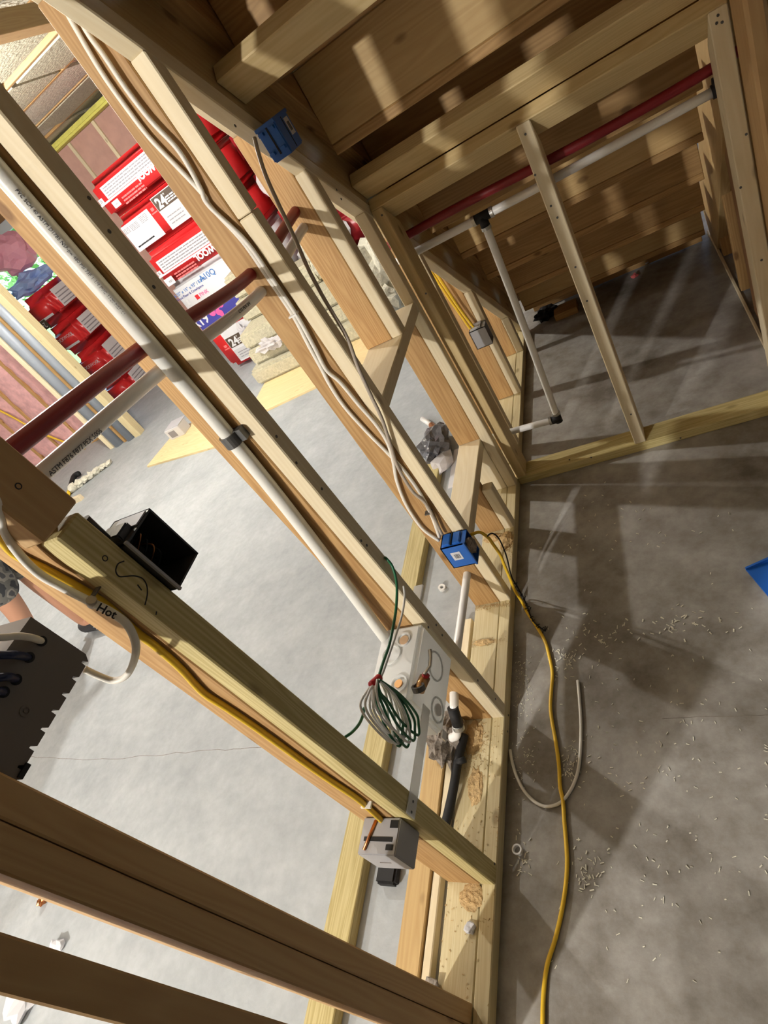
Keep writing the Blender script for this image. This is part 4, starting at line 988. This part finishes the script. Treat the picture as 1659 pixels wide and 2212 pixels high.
# posts and ducts in front of the glazed door
y0 = 4.44
tag(board('post', (-4.245, y0, 0), (-4.155, y0 + 0.09, 2.41), 'ptpale'), 'pale timber post right of the grey ducts', 'post')
tag(board('post', (-4.66, y0, 0), (-4.60, y0 + 0.09, 2.41), 'spf'), 'slim pale timber post left of the grey ducts', 'post')
tag(cyl('duct', (-4.325, y0 + 0.04, 0), (-4.325, y0 + 0.04, 2.41), 0.058, 'duct', None, 18), 'grey vertical duct beside the right post', 'duct', 'grey ducts')
tag(cyl('duct', (-4.52, y0 + 0.04, 0), (-4.52, y0 + 0.04, 2.41), 0.066, 'duct', None, 18), 'grey vertical duct beside the slim left post', 'duct', 'grey ducts')
tag(board('stained_strip', (-4.435, y0 + 0.01, 0), (-4.400, y0 + 0.05, 2.41), 'stair'), 'stained brown strip between the two grey ducts', 'strip')
cable('nm_cable', [(-6.3, 4.86, 1.2), (-6.0, 4.85, 0.75), (-5.85, 4.85, 0.42), (-5.62, 4.84, 0.14), (-5.4, 4.78, 0.02)], 0.012, 'yellow', 'yellow cable hanging across the pink insulation')
# left stack near the glass
X0L, X1L, YL, YB = -5.52, -5.00, 5.60, 6.38
lr = [(0.0, 0.36), (0.365, 0.775), (0.78, 1.145), (1.15, 1.52)]
words = ['bottom', 'second', 'third', 'top']
for k, (a, b_) in enumerate(lr):
    t = newbag('insulation_bag', (a, b_), 'bagred', '%s bag of the stack by the glazed door' % words[k] + (', showing small brand print' if k in (1, 2) else ', plain red end'), x0=X0L + 0.02 * (k % 2), x1=X1L, y0=YL, y1=YB, group='bags by the glazed door', bev=0.10)
    if k in (1, 2):
        text('brand_print', 'ROCKWOOL', 0.055, (X0L + 0.12, YL - 0.004, (a + b_) / 2 + 0.02), UPX, UPZ, 'bagwhite', t)
        slab('logo', (X0L + 0.055, YL - 0.004, (a + b_) / 2 + 0.012), (X0L + 0.105, YL + 0.001, (a + b_) / 2 + 0.068), 'bagwhite', t)
    slab('white_stripe', (X0L + 0.09, YL - 0.002, a + 0.10), (X1L - 0.09, YL + 0.001, a + 0.125), 'bagwhite', t)
    slab('printed_panel', (X1L - 0.001, YL + 0.12, a + 0.10), (X1L + 0.002, YL + 0.50, b_ - 0.06), 'bagwhite', t)
    for j in range(4):
        slab('small_print', (X1L, YL + 0.14, a + 0.12 + j * 0.04), (X1L + 0.003, YL + 0.40 - 0.05 * (j % 2), a + 0.132 + j * 0.04), 'printgrey', t)
    if k == 3:
        slab('size_block', (X0L + 0.10, YL - 0.003, a + 0.02), (X0L + 0.26, YL + 0.001, a + 0.12), 'bagbrown', t)
        text('size_number', '24', 0.085, (X0L + 0.23, YL - 0.005, a + 0.095), (-1, 0, 0), (0, 0, -1), 'bagwhite', t)
o = lump('plastic_bundle', (-5.25, 5.85, 1.525), (0.55, 0.5, 0.20), 'bluefilm', None, 0.3, 3, 91); tag(o, 'crumpled blue plastic film on the stack by the glazed door', 'plastic film')
o = lump('insulation_bundle', (-5.22, 5.9, 1.73), (0.42, 0.5, 0.40), 'magenta', None, 0.18, 3, 92); tag(o, 'pink and magenta wrapped bundle topping the stack by the glazed door', 'insulation bag')
# crumpled grey bag and fittings on the slab, seen through the framed opening
t = thing('plastic_bag', (-0.44, 2.50, 0), 'crumpled grey plastic bag on the slab seen through the opening', 'bag')
lump('crumpled_film', (-0.42, 2.45, 0), (0.15, 0.22, 0.12), plain('grey film', (0.10, 0.10, 0.11), 0.2, bump=0.8, bscale=30), t, 0.35, 3, 61)
lump('loose_fold', (-0.38, 2.32, 0), (0.10, 0.16, 0.06), 'film', t, 0.4, 2, 62)
t = thing('pipe_fitting', (-0.55, 2.75, 0), 'white and copper pipe fitting on the slab beside the grey bag', 'fitting')
cyl('white_end', px(912, 905, 2, .02), px(932, 918, 2, .02), 0.013, 'pex', t); cyl('copper_body', px(932, 918, 2, .02), px(945, 935, 2, .02), 0.016, 'copper', t); ring('collar', px(947, 938, 2, .02), px(947, 938, 2, 0) - px(932, 918, 2, 0), 0.022, 0.012, 'brass', t, 0.01)
# white folded paper and pipe behind the lower part of the opening
o = slab('paper_sheet', (-0.34, 2.15, 0.0), (-0.16, 2.42, 0.006), 'bagwhite'); tag(o, 'white paper sheet on the slab behind the corner stud', 'paper')
cable('pipe_offcut', [(-0.16, 2.30, 0.02), (-0.165, 2.20, 0.02), (-0.18, 2.05, 0.02)], 0.013, 'pex', 'white pipe offcut lying behind the rough sill', 'pipe')
# crack-edge scraps near the camera
o = lump('paper_scrap', tuple(px(60, 2165, 2, 0)), (0.10, 0.12, 0.05), 'bagwhite', None, 0.5, 2, 63); tag(o, 'crumpled white paper near the lower left corner', 'paper')
o = lump('paper_scrap', tuple(px(130, 2045, 2, 0)), (0.06, 0.04, 0.03), 'bagwhite', None, 0.5, 2, 64); tag(o, 'small white paper scrap half hidden by the nearest stud', 'paper')
o = lump('copper_scrap', tuple(px(100, 1945, 2, 0)), (0.03, 0.05, 0.03), 'copper', None, 0.5, 2, 65); tag(o, 'bit of copper wire wrap on the slab below the doubled studs', 'scrap')
# box behind the low studs under the stairs, with two yellow cables
t = thing('outlet_box', (-0.035, 2.62, 0.36), 'pale grey outlet box on a low stud under the stairs', 'electrical box')
open_box('body', (-0.075, 2.595, 0.355), (-0.002, 2.6545, 0.445), 'greybox', t)
slab('clamp', (-0.055, 2.60, 0.4455), (-0.02, 2.65, 0.452), 'greybox', t)
cable('nm_cable', Q([(918, 560), (928, 580), (950, 615), (982, 662), (1005, 695), (1020, 716)], 1, 2.628), 0.0055, 'yellow', 'yellow cable under the stairs, left of two entering the pale box', group='yellow cables under the stairs')
cable('nm_cable', Q([(922, 556), (934, 578), (956, 612), (988, 660), (1010, 690), (1027, 712)], 1, 2.618), 0.0055, 'yellow', 'yellow cable under the stairs, right of two entering the pale box', group='yellow cables under the stairs')
# scraps under the stairs
for k, (u, v, s_, mt, lab) in enumerate(((1398, 570, .04, 'baggrey', 'tiny crumpled grey scrap under the stairs'), (1372, 600, .035, 'printpink', 'tiny pinkish scrap under the stairs'))):
    o = lump('scrap', tuple(px(u, v, 2, 0)), (s_, s_, s_ * 0.6), mt, None, 0.4, 2, 70 + k); tag(o, lab, 'scrap')
a = px(1225, 675, 2, 0); o = slab('wood_offcut', (a.x - 0.06, a.y - 0.05, 0), (a.x + 0.06, a.y + 0.05, 0.035), 'stair'); tag(o, 'brown wood offcut under the stairs by the far corner', 'wood block')
o = lump('membrane_scrap', (0.11, 3.36, 0), (0.11, 0.10, 0.05), 'black', None, 0.5, 3, 73); tag(o, 'black crumpled membrane in the far corner under the stairs', 'scrap')
# tree outside the glazed door
t = thing('tree', (-8.2, 11.5, -0.15), 'leafy tree in bright sun outside the glazed door', 'tree')
cyl('trunk', (-8.2, 11.5, -0.15), (-8.2, 11.5, 2.2), 0.16, 'stair', t)
bm = bmesh.new(); rnd = random.Random(21)
for _ in range(5200):
    d = Vector((rnd.gauss(0, 1), rnd.gauss(0, 1), rnd.gauss(0, 1))).normalized() * (rnd.random() ** 0.4)
    p = Vector((-8.4 + d.x * 3.6, 11.5 + d.y * 1.8, 2.4 + d.z * 2.6))
    a = Vector((rnd.gauss(0, 1), rnd.gauss(0, 1), rnd.gauss(0, 1))).normalized(); b2_ = a.cross(Vector((rnd.random(), 1, rnd.random()))).normalized(); s_ = rnd.uniform(0.06, 0.13)
    vs = [bm.verts.new(p + a * s_), bm.verts.new(p + b2_ * s_ * 0.6), bm.verts.new(p - a * s_), bm.verts.new(p - b2_ * s_ * 0.6)]; bm.faces.new(vs)
fo = finish('foliage', bm, 'foliage', t); tag(fo, kind='stuff')

# ================================================================== PERSON (walking through the left room)
def skin_mesh(name, verts, edges, radii, mat, parent=None, root=0, sub=2):
    me = bpy.data.meshes.new(name); me.from_pydata([tuple(v) for v in verts], edges, [])
    o = bpy.data.objects.new(name, me); COL.objects.link(o); INV[o.name] = Matrix.Identity(4)
    me.materials.append(M[mat])
    md = o.modifiers.new('skin', 'SKIN'); md.use_smooth_shade = True
    for i, r in enumerate(radii):
        me.skin_vertices[0].data[i].radius = (r, r) if not isinstance(r, tuple) else r
        me.skin_vertices[0].data[i].use_root = (i == root)
    sm = o.modifiers.new('sub', 'SUBSURF'); sm.levels = sub; sm.render_levels = sub
    if parent is not None:
        o.parent = parent; o.matrix_parent_inverse = INV[parent.name]
    return o
KN = px(28, 1308, 2, 0.50)          # knee of the trailing leg, from the photo
hipc = Vector((KN.x + 0.02, KN.y + 0.16, 0.93))
pr_ = thing('person', (hipc.x, hipc.y, 0), 'person in grey camouflage shorts walking behind the treated stud', 'person')
hl, hr = hipc + Vector((0.03, -0.09, -0.02)), hipc + Vector((0.0, 0.10, -0.02))
fk = px(74, 1250, 2, 0.50); fa = px(182, 1340, 2, 0.09); ft = fa + Vector((0.14, 0.0, -0.05))
ta = KN + Vector((-0.20, -0.05, -0.38)); tt = ta + Vector((0.14, 0.0, -0.07))
sh = hipc + Vector((0.02, 0.0, 0.50)); nk = hipc + Vector((0.03, 0, 0.56)); hd = hipc + Vector((0.06, 0, 0.70)); ht = hipc + Vector((0.06, 0, 0.80))
s1, s2 = sh + Vector((0, -0.19, -0.02)), sh + Vector((0, 0.19, -0.02))
e1, e2 = s1 + Vector((0.06, -0.05, -0.29)), s2 + Vector((-0.06, 0.05, -0.29))
w1, w2 = e1 + Vector((0.17, 0.0, -0.20)), e2 + Vector((0.10, 0.0, -0.24))
V = [hipc, hl, KN, ta, tt, hr, fk, fa, ft, hipc + Vector((0, 0, 0.25)), sh, nk, hd, ht, s1, e1, w1, s2, e2, w2]
E_ = [(0, 1), (1, 2), (2, 3), (3, 4), (0, 5), (5, 6), (6, 7), (7, 8), (0, 9), (9, 10), (10, 11), (11, 12), (12, 13), (10, 14), (14, 15), (15, 16), (10, 17), (17, 18), (18, 19)]
Rd = [0.13, 0.09, 0.058, 0.040, 0.034, 0.09, 0.058, 0.040, 0.034, 0.125, 0.12, 0.055, 0.085, 0.06, 0.06, 0.043, 0.030, 0.06, 0.043, 0.030]
# hands with fingers: two short chains per hand rooted at the wrist
for w, wi in ((w1, 16), (w2, 19)):
    for j, L in enumerate((0.075, 0.082, 0.078, 0.066)):
        a = w + Vector((0.055, (j - 1.5) * 0.020, -0.045)); b_ = a + Vector((0.035, 0, -L * 0.45)); c = b_ + Vector((0.004, 0, -L * 0.5))
        n0 = len(V); V += [a, b_, c]; Rd += [0.012, 0.0095, 0.008]; E_ += [(wi, n0), (n0, n0 + 1), (n0 + 1, n0 + 2)]
    a = w + Vector((0.03, -0.045, -0.02)); b_ = a + Vector((0.03, -0.012, -0.03)); n0 = len(V); V += [a, b_]; Rd += [0.013, 0.009]; E_ += [(wi, n0), (n0, n0 + 1)]
skin_mesh('body', V, E_, Rd, 'skin', pr_, 0)
mid = lambda a, b_, k: a.lerp(b_, k)
skin_mesh('shorts', [hipc + Vector((0, 0, 0.10)), hipc, hl, mid(hl, KN, 0.55), mid(hl, KN, 0.97), hr, mid(hr, fk, 0.55), mid(hr, fk, 0.97)], [(0, 1), (1, 2), (2, 3), (3, 4), (1, 5), (5, 6), (6, 7)], [0.14, 0.155, 0.120, 0.108, 0.100, 0.120, 0.108, 0.100], 'camo', pr_, 1)
skin_mesh('shirt', [hipc + Vector((0, 0, 0.06)), hipc + Vector((0, 0, 0.25)), sh, s1, mid(s1, e1, 0.8), s2, mid(s2, e2, 0.8), nk + Vector((0, 0, -0.02))], [(0, 1), (1, 2), (2, 3), (3, 4), (2, 5), (5, 6), (2, 7)], [0.155, 0.145, 0.14, 0.08, 0.062, 0.08, 0.062, 0.062], 'shirt', pr_, 1)
hm_ = lump('hair', (hd.x - 0.012, hd.y, hd.z - 0.005), (0.19, 0.175, 0.20), 'hair', pr_, 0.04, 3, 80, False)
for s_ in (-1, 1):
    e_ = lump('eye', (hd.x + 0.083, hd.y + s_ * 0.032, hd.z + 0.01), (0.014, 0.022, 0.012), 'bagwhite', pr_, 0.0, 2, 81, False)
    lump('ear', (hd.x, hd.y + s_ * 0.088, hd.z - 0.02), (0.035, 0.016, 0.06), 'skin', pr_, 0.0, 2, 82, False)
lump('nose', (hd.x + 0.092, hd.y, hd.z - 0.025), (0.03, 0.026, 0.045), 'skin', pr_, 0.0, 2, 83, False)
lump('mouth', (hd.x + 0.082, hd.y, hd.z - 0.055), (0.014, 0.05, 0.012), 'printpink', pr_, 0.0, 2, 84, False)
for nm, a, tip in (('shoe', ta, tt), ('shoe', fa, ft)):
    d = (tip - a); d.z = 0; d.normalize()
    so = skin_mesh(nm, [a + Vector((0, 0, -0.02)), a + d * 0.07 + Vector((0, 0, -0.045)), tip + d * 0.05 + Vector((0, 0, 0.008)), a - d * 0.05 + Vector((0, 0, -0.045))], [(0, 1), (1, 2), (0, 3)], [0.050, 0.047, 0.040, 0.045], 'shoe', pr_, 0, 2)
    for k in range(3):
        c = a + d * (0.03 + 0.028 * k)
        slab('shoe_stripe', (c.x - 0.005, c.y - 0.041, c.z - 0.055), (c.x + 0.005, c.y + 0.041, c.z - 0.030), 'bagwhite', pr_)

# ================================================================== NAIL HEADS, STAMPS, FLOOR CRACK
nb = bmesh.new(); bmesh.ops.create_cone(nb, cap_ends=True, segments=8, radius1=0.0032, radius2=0.0032, depth=0.0012)
nme = bpy.data.meshes.new('nail_head'); nb.to_mesh(nme); nb.free(); nme.materials.append(M['clip'])
def nail(parent, p, normal):
    n_ = Vector(normal); q = n_.to_track_quat('Z', 'Y').to_matrix().to_4x4(); q.translation = Vector(p) + n_ * 0.0003
    place('nail_head', nme, parent, q)
for u, v in ((332, 620), (192, 428), (236, 500), (597, 943), (695, 1056), (640, 1000), (780, 1168), (792, 1178), (925, 1355), (942, 1350), (955, 1372), (1032, 1470), (1070, 1510), (1068, 1866), (1098, 1545), (1096, 1580), (508, 272), (737, 430), (727, 410)):
    nail(wl, px(u, v, 0, 0.0), (1, 0, 0))
for u, v in ((1551, 33), (1548, 50), (1560, 48), (1612, 290), (1645, 562), (1600, 405), (1135, 290), (1156, 378), (1190, 445), (1204, 470), (1243, 577), (1268, 650), (1363, 895), (825, 465), (920, 634), (955, 760)):
    nail(wb, px(u, v, 1, 2.0436), (0, -1, 0))
for u, v in ((1230, 993), (1277, 988), (1470, 946)):
    nail(wb, px(u, v, 1, 2.0436), (0, -1, 0))
for u, v in ((227, 1206), (40, 1050)):
    ring('grade_stamp', px(u, v, 0, 0.0002 if u > 100 else 0.0042), (1, 0, 0), 0.0040, 0.0028, 'ink', wl, 0.0003)
bm = bmesh.new(); rnd = random.Random(2)
cp = [px(u, v, 2, 0.0) for u, v in ((60, 1634), (200, 1641), (300, 1634), (420, 1624), (520, 1618), (640, 1612), (740, 1606))]
path = [p + Vector((rnd.uniform(-.004, .004), rnd.uniform(-.004, .004), -0.0004)) for p in smooth_path(cp, 6)]
sweep(bm, path, 0.0013, 4)
finish('crack', bm, 'debris', fl)
bm = bmesh.new(); path = [px(u, v, 2, 0.0) + Vector((rnd.uniform(-.003, .003), rnd.uniform(-.003, .003), -0.0005)) for u, v in ((1430, 1553), (1470, 1549), (1520, 1550), (1570, 1546), (1620, 1548), (1659, 1543))]
sweep(bm, path, 0.0011, 4); finish('crack', bm, 'debris', fl)
